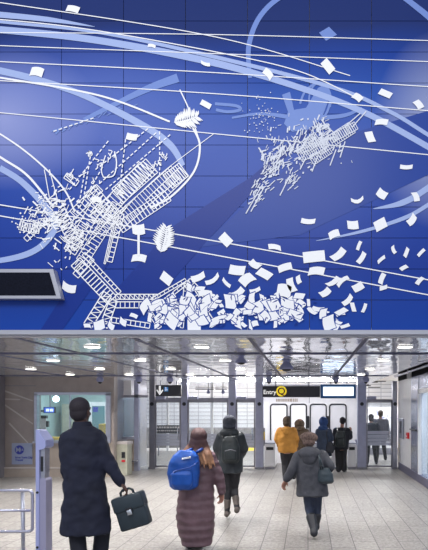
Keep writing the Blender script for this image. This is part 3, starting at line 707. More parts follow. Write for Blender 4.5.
# glass enclosure right of the booth
t = thing('glass_enclosure', 'glass enclosure with painted blue reflections between the booth and the fare gates', 'partition', P(128, 470, 14.4))
ye = 14.4
link('post', pbox(113, 117.5, 380, 472, ye, .12), M['steel'], t); link('post', pbox(134, 138.5, 380, 471, ye, .14), M['post'], t)
link('post', pbox(121.5, 122.5, 384, 443, ye, .05), M['dpost'], t)
link('blue_reflection_pane', pbox(117.5, 134, 397, 437, ye + .02, .02), M['glass_b'], t); link('top_rail', pbox(117.5, 148, 395, 397.5, ye, .06), M['dpost'], t)
link('header_panel', pbox(117.5, 131, 380.5, 394.8, ye + .02, .03), M['white'], t)
link('sill', pbox(117.5, 134, 436.5, 439.5, ye - .08, .2), M['steel'], t); link('base_panel', pbox(127, 134, 439.5, 471, ye, .06), M['stone_b'], t)
link('clear_pane', pbox(138.5, 148.5, 397, 470, ye + .02, .02), M['glass'], t)
link('handrail', tube(bmesh.new(), [P(127.5, 463.5, ye), P(128, 462, ye - .1), P(137, 460.5, ye - .1), P(138, 460.5, ye)], .025), M['rail'], t)
link('rail_bracket', pbox(122, 123, 440, 470, ye, .04), M['dpost'], t)
t = thing('ticket_machine', 'beige box machine with a dark panel standing by the booth wall', 'machine', P(120, 470, 13.8))
link('case', box(bmesh.new(), X(115.2, 13.8), X(127, 13.8), 13.8, 14.2, 0, Z(444, 13.8), .02), M['greenbox'], t)
link('top_cover', pbox(115, 127.4, 441.5, 444.3, 13.79, .41), M['streak'], t)
link('screen', pbox(121.5, 125, 452, 458, 13.785, .02), M['black'], t); link('keypad', pbox(121.5, 125, 460, 462, 13.785, .02), M['redp'], t)

# ------------------------------------------------------------------ fare gates
def gpost(px0, px1, m, label, y=DG, top=381.2):
    t = thing('gate_post', label, 'post', (X((px0 + px1) / 2, y), y, 0), 'steel posts along the fare gate line')
    link('column', B(X(px0, y), X(px1, y), y, y + .22, 0, HC), m, t)
    link('lens', disc(bmesh.new(), P((px0 + px1) / 2, 404, y - .01), .055, .03), M['black'], t)
    link('foot_plate', B(X(px0 - .8, y), X(px1 + .8, y), y - .03, y + .25, 0, .05), M['dpost'], t)
    return t
gpost(149.2, 154.6, M['dpost'], 'wide grey steel post left of the down-arrow sign')
gpost(181, 187.2, M['post'], 'lilac-grey steel post right of the down-arrow sign')
gpost(228.5, 235.6, M['post'], 'lilac-grey steel post behind the person with a black backpack')
gpost(255.5, 263.2, M['post'], 'lilac-grey steel post left of the turnstiles')
gpost(357.6, 366.2, M['post'], 'lilac-grey steel post right of the turnstiles')
gpost(392.8, 397.3, M['steel'], 'slim steel post against the right wall')
def gate(px0, px1, label, slats=(432, 446), low=True):
    px0 += .35; px1 -= .35; y = DG + .06; t = thing('fare_gate', label, 'gate', (X((px0 + px1) / 2, y), y, 0), 'glazed steel gates')
    g = bmesh.new(); pbox(px0, px1, 399.2, 402.6, y, .1, g); pbox(px0, px0 + 1.3, 402, 467, y, .05, g); pbox(px1 - 1.3, px1, 402, 467, y, .05, g); pbox(px0, px1, 465.5, 467, y, .05, g)
    link('frame', g, M['dpost'], t)
    link('pane', pbox(px0 + 1.3, px1 - 1.3, 402.6, 465.5, y + .02, .012), M['glass'], t)
    a, b_ = slats; n_ = 4; hh = (b_ - a) / n_
    g = bmesh.new()
    for i in range(n_): pbox(px0 + 1.3, px1 - 1.3, a + i * hh, a + (i + .86) * hh, y - .01, .025, g)
    link('slat_panel', g, M['steel'], t)
    link('closer', pbox(px0 + .5, px0 + 10, 396.2, 399.6, y - .05, .1, bevel=.02), M['post'], t)
    link('handle', tube(bmesh.new(), [P(px1 - 3, 428, y - .05), P(px1 - 3, 440, y - .05)], .018), M['chrome'], t)
    return t
gate(154.6, 181, 'glazed steel gate under the down-arrow sign', (434, 446))
gate(187.2, 228.5, 'widest glazed steel gate, beyond the long-haired person', (434, 446))
gate(235.6, 255.5, 'narrow glazed steel gate just left of the turnstiles', (434, 446))
gate(366.2, 392.8, 'glazed steel gate at right with two people behind it', (431, 446))
g = bmesh.new(); pbox(149, 263, 397.6, 399.2, DG + .25, .1, g); struct('trim_%d' % n, g, M['dpost']); n += 1
# dark service notice mounted behind the left gate
t = thing('service_notice', 'long black sign with two rows of white marks behind the left gate', 'sign', P(167, 432, 20))
ysn = 19.6
link('board', pbox(155, 180.5, 425.2, 433.2, ysn, .08), M['sign'], t)
g = bmesh.new(); xx = 156
while xx < 179: w = R.uniform(1.2, 3); pbox(xx, min(xx + w, 179.6), 426.6, 428.2, ysn - .01, .008, g); xx += w + .7
xx = 156
while xx < 178: w = R.uniform(1, 3.4); pbox(xx, xx + w, 430.2, 431.2, ysn - .01, .008, g); xx += w + .6
link('marks', g, M['streak'], t)
link('leg', pbox(158, 158.8, 433, 455.7, ysn + .03, .04), M['dpost'], t); link('leg', pbox(177, 177.8, 433, 455.7, ysn + .03, .04), M['dpost'], t)
# two pendant fittings seen over the wide gate
for px, lab in ((208.3, 'dark teardrop pendant hanging beyond the wide gate, the left of two'), (223, 'dark teardrop pendant hanging beyond the wide gate, the right of two')):
    y = 18.0; t = thing('pendant_fitting', lab, 'fixture', P(px, 384, y), 'teardrop pendants beyond the gates'); c = P(px, 393.2, y)
    link('rod', tube(bmesh.new(), [c + Vector((0, 0, .1)), Vector((c.x, y, HC))], .012, 8), M['black'], t)
    link('weight', lathe(bmesh.new(), c, [(.02, -.02), (.06, 0), (.065, .04), (.03, .12), (.012, .16)], 12), M['purple_d'], t, True)
# steel platform columns
for px, lab in ((212, 'slim white platform column beyond the wide gate, left'), (167.5, 'slim white platform column beyond the left gate')):
    y = 22.0; t = thing('platform_column', lab, 'column', (X(px, y), y, 0)); 
    link('shaft', B(X(px - 1, y), X(px + 1, y), y, y + .1, 0, 3.9), M['whiteb'], t); link('cap', B(X(px - 2, y), X(px + 2, y), y - .05, y + .15, 3.7, 3.9), M['whiteb'], t)
# advertising panel behind right gate
t = thing('poster_panel', 'white patterned poster panel behind the right-hand gate', 'poster', P(388, 400, 20.0))
link('board', pbox(364, 404, 407, 448, 20.0, .06), M['whiteb'], t)
g = bmesh.new()
for i in range(60): px_, py_ = R.uniform(366, 402), R.uniform(409, 436); s_ = R.uniform(.4, 1.5); pbox(px_, px_ + s_, py_, py_ + R.uniform(.4, 1.6), 19.99, .008, g)
link('blue_flecks', g, mat('fleck', rgb(120, 130, 190), .5), t)
link('stand', pbox(366, 400, 448, 454.7, 20.0, .06), M['dpost'], t)

# white screen wall with four rounded windows
yw = 17.0
t = thing('window_partition', 'white partition with a row of four rounded windows behind the turnstiles', 'partition', P(310, 463, yw))
link('wall_panel', pbox(262, 360, 398, 463.1, yw, .1), M['white'], t)
link('joint', pbox(309, 309.6, 385, 403, yw - .005, .004), M['dpost'], t)
g = bmesh.new(); pbox(262, 360, 384.5, 398, yw, .1, g); link('header', g, M['white'], t)
def rr(px0, px1, py0, py1, r, y, inset=0):
    pts = []; a, b, c, d = X(px0, y) + inset, X(px1, y) - inset, Z(py1, y) + inset, Z(py0, y) - inset; r = r - inset
    for cx, cz, s0 in ((b - r, d - r, 0), (a + r, d - r, 90), (a + r, c + r, 180), (b - r, c + r, 270)):
        for k in range(7): an = math.radians(s0 + k * 15); pts.append((cx + r * math.cos(an), cz + r * math.sin(an)))
    return pts
for i, (a, b_) in enumerate(((270, 287.6), (289.8, 307), (309.6, 326.8), (329, 346.6))):
    o = rr(a, b_, 403.6, 442, .11, yw); q = rr(a, b_, 403.6, 442, .11, yw, .04)
    g = bmesh.new(); vo = [g.verts.new((x, yw - .04, z)) for x, z in o]; vi = [g.verts.new((x, yw - .04, z)) for x, z in q]
    wo = [g.verts.new((x, yw, z)) for x, z in o]; wi = [g.verts.new((x, yw, z)) for x, z in q]
    for k in range(len(o)):
        j = (k + 1) % len(o); g.faces.new((vo[k], vo[j], vi[j], vi[k])); g.faces.new((vo[k], vo[j], wo[j], wo[k])); g.faces.new((vi[k], vi[j], wi[j], wi[k]))
    f = link('window_frame', g, M['black'], t)
    g = bmesh.new(); g.faces.new([g.verts.new((x, yw - .012, z)) for x, z in q]); link('window_pane', g, M['whiteb'] if i < 2 else M['pane2'] if 'pane2' in M else M.setdefault('pane2', mat('pale_grey_pane', rgb(206, 205, 210), .2)), f)
    if i < 3: link('grab_handle', pbox(b_ + .1, b_ + 2.1, 416, 428, yw - .08, .05), M['black'], t)
g = bmesh.new()
for i in range(16): px_, py_ = R.uniform(272, 304), R.uniform(412, 430); pbox(px_, px_ + .5, py_, py_ + .5, yw - .016, .003, g)
link('flecks', g, M['dpost'], t)
g = bmesh.new(); xx = 276
while xx < 290: w = R.uniform(.8, 1.6); pbox(xx, xx + w, 398.8, 401.6, yw - .012, .01, g); xx += w + .4
xx = 291
while xx < 298: pbox(xx, xx + 1.2, 398.6, 401.8, yw - .012, .01, g); xx += 1.8
link('faint_marking', g, M['stone_b'], t)
# turnstiles
for i, (a, b_, lab) in enumerate(((264.5, 275.2, 'white turnstile cabinet at the left end, beside the lilac post'), (292, 300.5, 'white turnstile cabinet beside the person in the mustard jacket'),
                   (312.5, 320, 'white turnstile cabinet behind the grey-coated runner'), (331, 336.5, 'slim white turnstile cabinet between the two dark-coated people'), (347.5, 356.5, 'white turnstile cabinet at the right end of the row'))):
    y0 = DG - .1; t = thing('turnstile', lab, 'turnstile', (X((a + b_) / 2, y0), y0, 0), 'white turnstile cabinets')
    x0, x1 = X(a, y0), X(b_, y0)
    link('cabinet', B(x0, x1, y0, y0 + 1.2, .06, Z(444, y0), bevel=.03), M['whiteb'], t)
    link('top_cap', B(x0 + .01, x1 - .01, y0 + .02, y0 + 1.15, Z(444, y0), Z(442.6, y0), bevel=.01), M['steel'], t)
    link('plinth', B(x0 + .02, x1 - .02, y0 + .02, y0 + 1.18, 0, .06), M['dpost'], t)
    link('reader', B(x0 + .05, x1 - .05, y0 - .012, y0, Z(450, y0), Z(447, y0)), M['black'], t)
    hub = Vector((x1 + .02, y0 + .6, .82))
    g = bmesh.new(); tube(g, [hub, hub + Vector((.28, 0, .02))], .018, 8); tube(g, [hub, hub + Vector((.08, -.05, -.25))], .018, 8); tube(g, [hub, hub + Vector((.08, .22, -.12))], .018, 8)
    link('arm', g, M['rail'], t)
t = thing('yellow_marker', 'slim yellow vertical strip on the lilac post left of the turnstiles', 'marker', P(265, 440, DG - .05)); 
link('strip', pbox(263.6, 264.6, 432, 440, DG - .02, .03), M['yel'], t); link('backing', pbox(263.4, 265, 428, 446, DG + .01, .05), M['dpost'], t)

# right wall fittings
t = thing('wall_intercom', 'tall grey intercom panel on the white right wall', 'intercom', (XR, 14.9, .95))
link('housing', box(bmesh.new(), XR - .05, XR, 14.6, 15.2, .93, 1.5, .02), M['steel'], t)
link('handset', box(bmesh.new(), XR - .09, XR - .05, 14.82, 14.96, 1.08, 1.42, .015), M['dpost'], t)
t = thing('fire_alarm', 'small red fire alarm box on the white right wall', 'alarm', (XR, 13.98, 1.0))
link('box', box(bmesh.new(), XR - .05, XR + .005, 13.85, 14.08, .98, 1.14), M['redp'], t); link('lever', box(bmesh.new(), XR - .06, XR - .05, 13.92, 14.01, 1.02, 1.06), M['whiteb'], t)
t = thing('door_pull', 'dark horizontal bar on the blue-grey wall panel', 'handle', (XR, 13.1, 1.2)); link('bar', tube(bmesh.new(), [(XR - .05, 12.75, 1.25), (XR - .05, 13.5, 1.25)], .02), M['black'], t); link('fixing', B(XR - .05, XR - .008, 13.1, 13.14, 1.235, 1.265), M['black'], t)

# ------------------------------------------------------------------ foreground rail and post at left
yr = 5.45
t = thing('guard_rail', 'silver tubular guard rail with three bars at bottom left', 'railing', (X(22, yr), yr, 0))
def arcpts(px0, px1, pys, y): return [P(px0, pys, y), P(px1, pys, y)]
r_ = .017
top, bot, xe = 490.5, 531.5, 32.5
g = bmesh.new(); pts = [P(-60, top, yr), P(xe - 4, top, yr)]
for k in range(1, 6): an = math.radians(90 - k * 18); pts.append(P(xe - 4 + 4 * math.cos(an), top + 4 - 4 * math.sin(an), yr))
pts += [P(xe, bot - 4, yr)]
for k in range(1, 6): an = math.radians(-k * 18); pts.append(P(xe - 4 + 4 * math.cos(an), bot - 4 - 4 * math.sin(an), yr))
pts += [P(-60, bot, yr)]
tube(g, pts, r_); link('loop_rail', g, M['rail'], t, True)
link('middle_bar', tube(bmesh.new(), [P(-60, 510.5, yr), P(30, 510.5, yr)], .014), M['rail'], t, True)
for px in (22.6, -45): link('upright', tube(bmesh.new(), [Vector((X(px, yr), yr + .02, 0)), P(px, 490.5, yr + .02)], .019), M['steel'], t, True); 
for px in (22.6, -45): link('floor_flange', disc(bmesh.new(), (X(px, yr), yr + .02, .006), .06, .012, 'Z'), M['steel'], t)
yp = 5.3
t = thing('access_post', 'tall slim lilac post with angled head beside the tubular guard rail', 'post', (X(40, yp), yp, 0))
link('front_blade', B(X(35.4, yp), X(39.3, yp), yp, yp + .06, 0, Z(430, yp), bevel=.006), M['lilac'], t)
def prism(pts, y0, y1):
    g = bmesh.new(); a = [g.verts.new((X(p[0], yp), y0, Z(p[1], yp))) for p in pts]; b = [g.verts.new((X(p[0], yp), y1, Z(p[1], yp))) for p in pts]
    g.faces.new(a); g.faces.new(b)
    for i in range(len(a)): j = (i + 1) % len(a); g.faces.new((a[i], a[j], b[j], b[i]))
    return g
link('angled_head', prism([(36, 429.6), (39.3, 431), (45.8, 440), (46, 447), (43.5, 449), (39.3, 450)], yp - .01, yp + .16), M['lilac'], t)
link('neck', B(X(39.3, yp), X(43.8, yp), yp + .02, yp + .12, Z(480, yp), Z(449, yp)), M['steel'], t)
link('slot', pbox(40.8, 42.6, 456.5, 471.5, yp + .012, .01), M['black'], t)
link('lower_body', prism([(39.3, 478.5), (44, 478.5), (45.4, 480.5), (45.4, 579), (39.3, 579)], yp + .01, yp + .14), M['lilac_g'] if 'lilac_g' in M else M.setdefault('lilac_g', mat('grey_lilac', rgb(158, 156, 184), .45)), t)
for py in (492.5, 547.5): link('bolt', disc(bmesh.new(), P(37.3, py, yp - .004), .012, .01), M['black'], t)

# ------------------------------------------------------------------ people
def hand(bm, w, d, side, up=None, curl=.5, s=1.0, grip=False):
    """w wrist, d direction along the hand, side = thumb direction; five separate fingers"""
    w = Vector(w); d = Vector(d).normalized(); a = Vector(side); a = (a - d * a.dot(d)).normalized(); nn = d.cross(a).normalized()
    if up is not None and nn.dot(Vector(up)) < 0: nn = -nn
    L = .088 * s
    m3 = Matrix((a, nn, d)).transposed()
    for i in range(5):
        t = i / 4; cap(bm, w + d * .005 + a * (.018 - .036 * t) * s, .017 * s, w + d * L * .95 + a * (.032 - .064 * t) * s, .013 * s, 8)
    for i, l in enumerate((.072, .082, .076, .058)):
        b = w + d * L + a * (.033 - .022 * i) * s; l *= s
        c1 = curl; c2 = curl * 2.1; c3 = curl * 2.9
        k1 = b + (d * math.cos(c1) + nn * math.sin(c1)) * l * .45
        k2 = k1 + (d * math.cos(c2) + nn * math.sin(c2)) * l * .32
        k3 = k2 + (d * math.cos(c3) + nn * math.sin(c3)) * l * .25
        cap(bm, b, .0095 * s, k1, .009 * s, 8); cap(bm, k1, .009 * s, k2, .0085 * s, 8); cap(bm, k2, .0085 * s, k3, .0075 * s, 8)
    b = w + d * .022 * s + a * .026 * s; k = b + (d * .75 + a * .65 + nn * .35).normalized() * .042 * s; e = k + (d * .85 + a * .1 + nn * (.35 + curl * .5)).normalized() * .034 * s
    cap(bm, b, .013 * s, k, .0105 * s, 8); cap(bm, k, .0105 * s, e, .009 * s, 8)
def head(bm, c, s, yaw=0, tilt=0):
    rot = Euler((tilt, 0, yaw)).to_matrix(); T = lambda x, y, z: Vector(c) + rot @ Vector((x * s, y * s, z * s)); e = Euler((tilt, 0, yaw))
    q = lambda x, y, z, a, b, d: ell(bm, T(x, y, z), (a * s, b * s, d * s), e)
    q(0, -.008, .03, .075, .092, .088); q(0, .03, -.035, .056, .060, .068); q(0, .05, -.075, .034, .036, .032)     # skull, face, chin
    q(0, .100, -.005, .012, .018, .022); q(0, .095, -.05, .024, .014, .010); q(0, .105, -.018, .016, .012, .010)    # nose, lips
    for s_ in (-1, 1): q(s_ * .030, .078, .018, .014, .012, .009); q(s_ * .03, .082, .034, .02, .012, .007); q(s_ * .077, 0, -.005, .012, .020, .032); q(s_ * .04, .06, -.02, .02, .02, .02)
class Person:
    def __init__(s, label, px0, y, J, skin, hs=1.0, voxel=.008, yaw=0, tilt=0, thick=1.0, curl=.45, group=None):
        s.y = y; s.k = F / y; s.loc = Vector((X(px0, y), y, 0)); s.th = thick
        s.t = thing('person', label, 'person', s.loc, group)
        s.J = {n: P(v[0], v[1], y + (v[2] if len(v) > 2 else 0)) for n, v in J.items()}
        for n in ('anL', 'anR'):           # keep feet on or above the floor
            if s.J[n].z < .075: s.J[n].z = .075
        j = s.J; b = bmesh.new()
        head(b, j['head'], hs, yaw, tilt)
        neck = (j['shL'] + j['shR']) / 2
        cap(b, neck, .058 * hs, j['head'] + Vector((0, -.01, -.05)), .052 * hs)
        pel = (j['hipL'] + j['hipR']) / 2; ch = neck * .72 + pel * .28; wa = neck * .35 + pel * .65
        k = thick
        loft(b, [(neck + Vector((0, 0, -.02)), .10 * k, .07 * k), (neck * .9 + pel * .1, .155 * k, .095 * k), (ch, .15 * k, .105 * k), (wa, .125 * k, .09 * k), (pel + Vector((0, 0, .04)), .15 * k, .105 * k), (pel - Vector((0, 0, .06)), .14 * k, .10 * k)])
        for a in 'LR':
            cap(b, j['sh' + a], .052 * k, j['el' + a], .04 * k); cap(b, j['el' + a], .04 * k, j['wr' + a], .026 * k); cap(b, neck, .05, j['sh' + a], .052 * k)
            cap(b, j['hip' + a], .085 * k, j['kn' + a], .058 * k); cap(b, j['kn' + a], .058 * k, j['an' + a], .038 * k)
            toe = j['an' + a] + Vector(J.get('toe' + a + '_d', (0, .14, -.035)))
            heel = j['an' + a] + Vector((0, -.03, -.035))
            toe.z = max(toe.z, .035); heel.z = max(heel.z, .035)
            cap(b, heel, .033, toe, .028)
            setattr(s, 'foot' + a, (heel, toe))
            d = (j['wr' + a] - j['el' + a]).normalized()
            if ('nohand' + a) not in J:
                sd = Vector(J.get('thumb' + a, (1 if a == 'L' else -1, .8, 0)))
                hand(b, j['wr' + a], Vector(J.get('hd' + a, d)), sd, (1 if a == 'L' else -1, .1, .0), curl, .95 * hs)
        s.body = fuse('body', b, skin, s.t, voxel, 2)
        del j
    def p(s, px, py, dy=0): return P(px, py, s.y + dy)
    def sleeves(s, b, r=(.075, .062, .048), cut=.0, bulge=0):
        j = s.J
        for a in 'LR':
            sh, el, wr = j['sh' + a], j['el' + a], j['wr' + a]; wr = wr + (el - wr) * cut
            if bulge:
                for p0, p1, r0, r1, n_ in ((sh, el, r[0], r[1], 4), (el, wr, r[1], r[2], 4)):
                    for i in range(n_):
                        t0, t1 = i / n_, (i + 1) / n_; rr_ = r0 + (r1 - r0) * (t0 + t1) / 2
                        m0, m1 = p0.lerp(p1, t0 + .3 / n_), p0.lerp(p1, t1 - .3 / n_); cap(b, m0, rr_, m1, rr_)
            cap(b, sh, r[0] * (.9 if bulge else 1), el, r[1] * (.9 if bulge else 1)); cap(b, el, r[1] * (.9 if bulge else 1), wr, r[2] * (.9 if bulge else 1))
    def trunk(s, b, rings, **k):            # rings: px, py, half-width px, half-depth m, dy
        loft(b, [(s.p(r[0], r[1], r[4] if len(r) > 4 else 0), r[2] / s.k, r[3]) for r in rings], **k)
    def legs(s, m, r=(.098, .072, .058), name='trousers', to=1.0, fold=.01, voxel=.012):
        b = bmesh.new(); j = s.J
        pel = (j['hipL'] + j['hipR']) / 2
        ell(b, pel + Vector((0, 0, .03)), (.165 * s.th, .12 * s.th, .11))
        for a in 'LR':
            e = j['kn' + a].lerp(j['an' + a], to)
            cap(b, j['hip' + a], r[0] * s.th, j['kn' + a], r[1] * s.th); cap(b, j['kn' + a], r[1] * s.th, e, r[2] * s.th)
        return fuse(name, b, m, s.t, voxel, 4, fold)
    def shoes(s, m, name='shoe', boot=0, r=.045):
        for a in 'LR':
            b = bmesh.new(); heel, toe = getattr(s, 'foot' + a); an = s.J['an' + a]
            h2, t2 = heel.copy(), toe.copy(); h2.z = max(h2.z, r); t2.z = max(t2.z, r * .9)
            cap(b, h2, r, t2, r * .9); cap(b, h2, r, an, r)
            if boot: cap(b, an, r * .95, an.lerp(s.J['kn' + a], boot), r * 1.35)
            d = (t2 - h2); d.z = 0
            o = fuse(name, b, m, s.t, .009, 2)

# --- man in the navy coat -------------------------------------------------
Y1 = 5.2
man = Person('man in a long navy coat walking away, carrying a briefcase', 84, Y1, dict(
    head=(80.5, 411.5), shL=(69, 440), shR=(97, 439), elL=(68, 468, .12), wrL=(73, 490, .24), elR=(108, 463, .0), wrR=(121.5, 483, .03), hdR=(.55, .1, -.85), thumbR=(-.3, 1, 0),
    hipL=(80, 494), hipR=(94, 494), knL=(77.5, 537, .0), knR=(102, 534, .10), anL=(82, 578.5, -.08), anR=(99, 574, .12)), M['skin_d'], 1.12, .007, yaw=-.25, curl=.62)
b = bmesh.new(); man.trunk(b, [(82.5, 425, 7, .08), (83, 429, 13, .11), (83, 432.5, 20.5, .13), (83, 438, 23, .145), (83, 455, 22, .15), (84.5, 472, 20, .14), (85, 488, 20, .145), (86, 505, 22, .155), (86.2, 520, 24, .165), (85.5, 531.5, 25, .175), (85.5, 533, 24.5, .17)])
man.sleeves(b, (.088, .076, .052), .08); fuse('coat', b, M['navy'], man.t, .010, 4, .04)
b = bmesh.new(); man.trunk(b, [(82, 421.5, 7.8, .085), (83, 431, 10.5, .11)]); fuse('collar', b, M['navy'], man.t, .008, 2)
man.legs(M['navyb'], (.10, .080, .072)); man.shoes(M['bootb'])
b = bmesh.new(); hc = man.J['head']; ell(b, hc + Vector((0, -.022, .045)), (.096, .106, .10)); ell(b, hc + Vector((0, -.045, -.01)), (.086, .072, .09)); fuse('hair', b, M['hair_b'], man.t, .007, 2)
# briefcase in his hand
yb_ = Y1 + .05
bc = thing('briefcase', 'dark green-black leather briefcase with a chrome clasp held by the man in navy', 'briefcase', P(132, 527, yb_))
ctr = P(132, 509.5, yb_); rot = Euler((0, math.radians(-17), 0)).to_matrix().to_4x4()
def rotlink(name, g, m, par, smooth=True):
    bmesh.ops.transform(g, matrix=Matrix.Translation(ctr) @ rot @ Matrix.Scale(1.13, 4), verts=g.verts); return link(name, g, m, par, smooth)
rotlink('body', box(bmesh.new(), -.135, .135, -.06, .06, -.165, .12, .022), M['leather'], bc)
g = bmesh.new(); box(g, -.14, .14, -.072, .066, .0, .14, .02); rotlink('flap', g, M['leather'], bc)
g = box(bmesh.new(), -.022, .022, -.085, -.068, -.035, .012, .005); rotlink('clasp', g, M['chrome'], bc)
g = tube(bmesh.new(), [(-.06, 0, .13), (-.055, 0, .17), (-.03, 0, .19), (.03, 0, .19), (.055, 0, .17), (.06, 0, .13)], .011, 10); rotlink('handle', g, M['leather'], bc)
g = box(bmesh.new(), -.03, .03, -.08, -.07, -.02, .03, .004); rotlink('strap_tab', g, M['black'], bc)

def ombre(w):
    m = mat('auburn_to_tawny_hair', rgb(84, 54, 52), .6, bump=.5, bscale=30, stretch=(5, 5, .7)); nt = m.node_tree; N = nt.nodes; L = nt.links
    tc = N.new('ShaderNodeTexCoord'); sp = N.new('ShaderNodeSeparateXYZ'); L.new(tc.outputs['Object'], sp.inputs[0])
    mr = N.new('ShaderNodeMapRange'); z = w.J['head'].z; mr.inputs['From Min'].default_value = z - .24; mr.inputs['From Max'].default_value = z + .02; L.new(sp.outputs['Z'], mr.inputs['Value'])
    n = N.new('ShaderNodeTexNoise'); n.inputs['Scale'].default_value = 18; L.new(tc.outputs['Object'], n.inputs['Vector'])
    ad = N.new('ShaderNodeMath'); ad.operation = 'MULTIPLY_ADD'; ad.inputs[1].default_value = .5; L.new(n.outputs['Fac'], ad.inputs[0]); L.new(mr.outputs[0], ad.inputs[2])
    r = N.new('ShaderNodeValToRGB'); r.color_ramp.elements[0].position = .2; r.color_ramp.elements[0].color = rgb(168, 124, 92); r.color_ramp.elements[1].position = 1; r.color_ramp.elements[1].color = rgb(70, 44, 46)
    L.new(ad.outputs[0], r.inputs['Fac']); L.new(r.outputs[0], N['Principled BSDF'].inputs['Base Color']); return m
# --- long-haired person in the brown puffer coat --------------------------------
Y2 = F / 78
w1 = Person('person with long auburn hair in an ankle-length brown quilted coat', 196, Y2, dict(
    head=(199, 440), shL=(186, 455), shR=(210, 456), elL=(180, 474, .12), wrL=(184, 488, .24), elR=(219, 477), wrR=(222, 493, .04), hdR=(-.05, .1, -1),
    hipL=(188, 494), hipR=(202, 494), knL=(191, 521, .1), knR=(200, 520, -.02), anL=(198, 543, .20), anR=(190, 545, -.02)), M['skin'], .98, .008)
b = bmesh.new(); rings = []
prof = [(452, 198, 9, .09), (457, 198, 15, .13), (470, 198, 16, .145), (485, 197, 17, .15), (500, 196, 18, .16), (515, 195.5, 19, .17), (530, 196, 18, .165), (540, 197, 15.5, .15), (545, 197, 14, .14)]
def interp(py):
    for a, b2 in zip(prof, prof[1:]):
        if a[0] <= py <= b2[0]: t = (py - a[0]) / (b2[0] - a[0]); return [a[i] + (b2[i] - a[i]) * t for i in range(4)]
py = 452.0
while py <= 545:
    q = interp(py); f = 1 + .055 * (abs(math.sin((py - 452) / 8.6 * PI)) - .5) * (1 if py > 457 else 0)
    rings.append((q[1], py, q[2] * f, q[3] * f)); py += .9
w1.trunk(b, rings); w1.sleeves(b, (.078, .070, .056), .08, 1); fuse('quilted_coat', b, M['brown'], w1.t, .011, 2, .012)
b = bmesh.new(); w1.trunk(b, [(199, 446, 9, .09, -.02), (199, 451, 12, .12, -.02), (199, 456, 12, .12, -.02)]); fuse('hood', b, M['brown'], w1.t, .011, 3)
w1.legs(M['navyb'], (.085, .07, .055)); w1.shoes(M['bootb'])
b = bmesh.new(); hc = w1.J['head']
ell(b, hc + Vector((0, -.015, .05)), (.108, .118, .112)); ell(b, hc + Vector((0, -.05, -.05)), (.12, .085, .13))
for i in range(26):
    a = (i / 25 - .5) * 2; cap(b, hc + Vector((a * .06, -.07, .10 - .03 * a * a)), .02, hc + Vector((a * .115 + R.uniform(-.01, .01), -.10 + .05 * a * a, -.10)), .024, 8)
for i in range(40):
    t = i / 39; a = (t - .5) * 2; x0 = a * .095; L = .25 + .05 * abs(a) + R.uniform(-.04, .03)
    p0 = hc + Vector((x0, -.085 + .06 * a * a, -.03 - .05 * (1 - abs(a)))); p1 = p0 + Vector((a * .085 + R.uniform(-.025, .025), -.06 + R.uniform(-.02, .02), -L * .5)); p2 = p1 + Vector((a * .035 + R.uniform(-.04, .04), -.03, -L * .5))
    cap(b, p0, .022, p1, .019, 8); cap(b, p1, .019, p2, .006, 8)
fuse('hair', b, ombre(w1), w1.t, .008, 1)
# blue backpack
yb_ = Y2 - .24
bp = thing('backpack', 'bright blue backpack slung on the back of the long-haired person in brown', 'backpack', P(185, 490, yb_))
b = bmesh.new()
loft(b, [(P(184, 489.5, yb_), .12, .07), (P(184, 486, yb_), .175, .10), (P(183.5, 474, yb_), .195, .115), (P(184.5, 462, yb_), .185, .105), (P(185.5, 455, yb_), .15, .08), (P(186, 450.5, yb_), .09, .05)], power=2.8)
fuse('bag', b, M['bpblue'], bp, .010, 3, .02)
b = bmesh.new(); loft(b, [(P(182, 489, yb_ - .09), .09, .03), (P(182, 484, yb_ - .10), .13, .055), (P(182, 474, yb_ - .10), .135, .055), (P(183, 469.5, yb_ - .09), .10, .03)], power=2.8); fuse('pocket', b, M['bpblue'], bp, .009, 2)
g = tube(bmesh.new(), [P(170, 476, yb_ - .09), P(176, 471, yb_ - .15), P(190, 467.5, yb_ - .155), P(198, 462, yb_ - .10)], .007, 8); link('zip', g, M['bpblue2'], bp, True)
for px in ((181, 190), (193, 200)): link('strap', tube(bmesh.new(), [P(px[0] + 4, 452, yb_), P(px[1] + 2, 449, yb_ + .12), P(px[1] + 4, 452, yb_ + .25)], .02, 8), M['bpblue2'], bp, True)
g = bmesh.new(); c = P(182, 459.5, yb_ - .115)
for i in range(5): box(g, c.x + i * .022, c.x + i * .022 + .014, c.y - .012, c.y + .02, c.z + .004 * i, c.z + .02 + .004 * i)
link('white_badge', g, M['ink'], bp)

# --- person with black backpack and boots ----------------------------------
Y3 = 8.4
w2 = Person('person in a black hooded jacket, leggings and taupe boots walking away', 230, Y3, dict(
    head=(229.5, 424.5), shL=(221, 437), shR=(240, 437), elL=(217, 448, .0), wrL=(220, 458, .14), elR=(244, 449, .0), wrR=(241, 457, .14),
    hipL=(226, 468), hipR=(236, 468), knL=(228, 490, .03), knR=(234.5, 489, .1), anL=(227, 512, 0), anR=(237, 508, -.1)), M['skin'], .98, .01)
b = bmesh.new(); w2.trunk(b, [(230.5, 432, 7, .09), (230.5, 436, 11.5, .13), (230.5, 446, 12, .14), (230.5, 458, 12, .15), (231, 467, 12, .165), (231, 472.5, 11.5, .165)])
w2.sleeves(b, (.082, .074, .052), .05); fuse('jacket', b, M['jacket'], w2.t, .012, 3, .02)
b = bmesh.new(); ell(b, w2.J['head'] + Vector((0, -.04, -.13)), (.155, .13, .085)); fuse('hood', b, M['jacket'], w2.t, .011, 3, .01)
b = bmesh.new(); hc = w2.J['head']; ell(b, hc + Vector((0, -.01, .045)), (.108, .12, .112)); ell(b, hc + Vector((0, -.03, -.03)), (.105, .10, .08)); fuse('beanie', b, M['jacket2'] if 'jacket2' in M else M.setdefault('jacket2', mat('slate_knit', rgb(58, 62, 74), .9, var=.3, vscale=30, bump=.4)), w2.t, .009, 2)
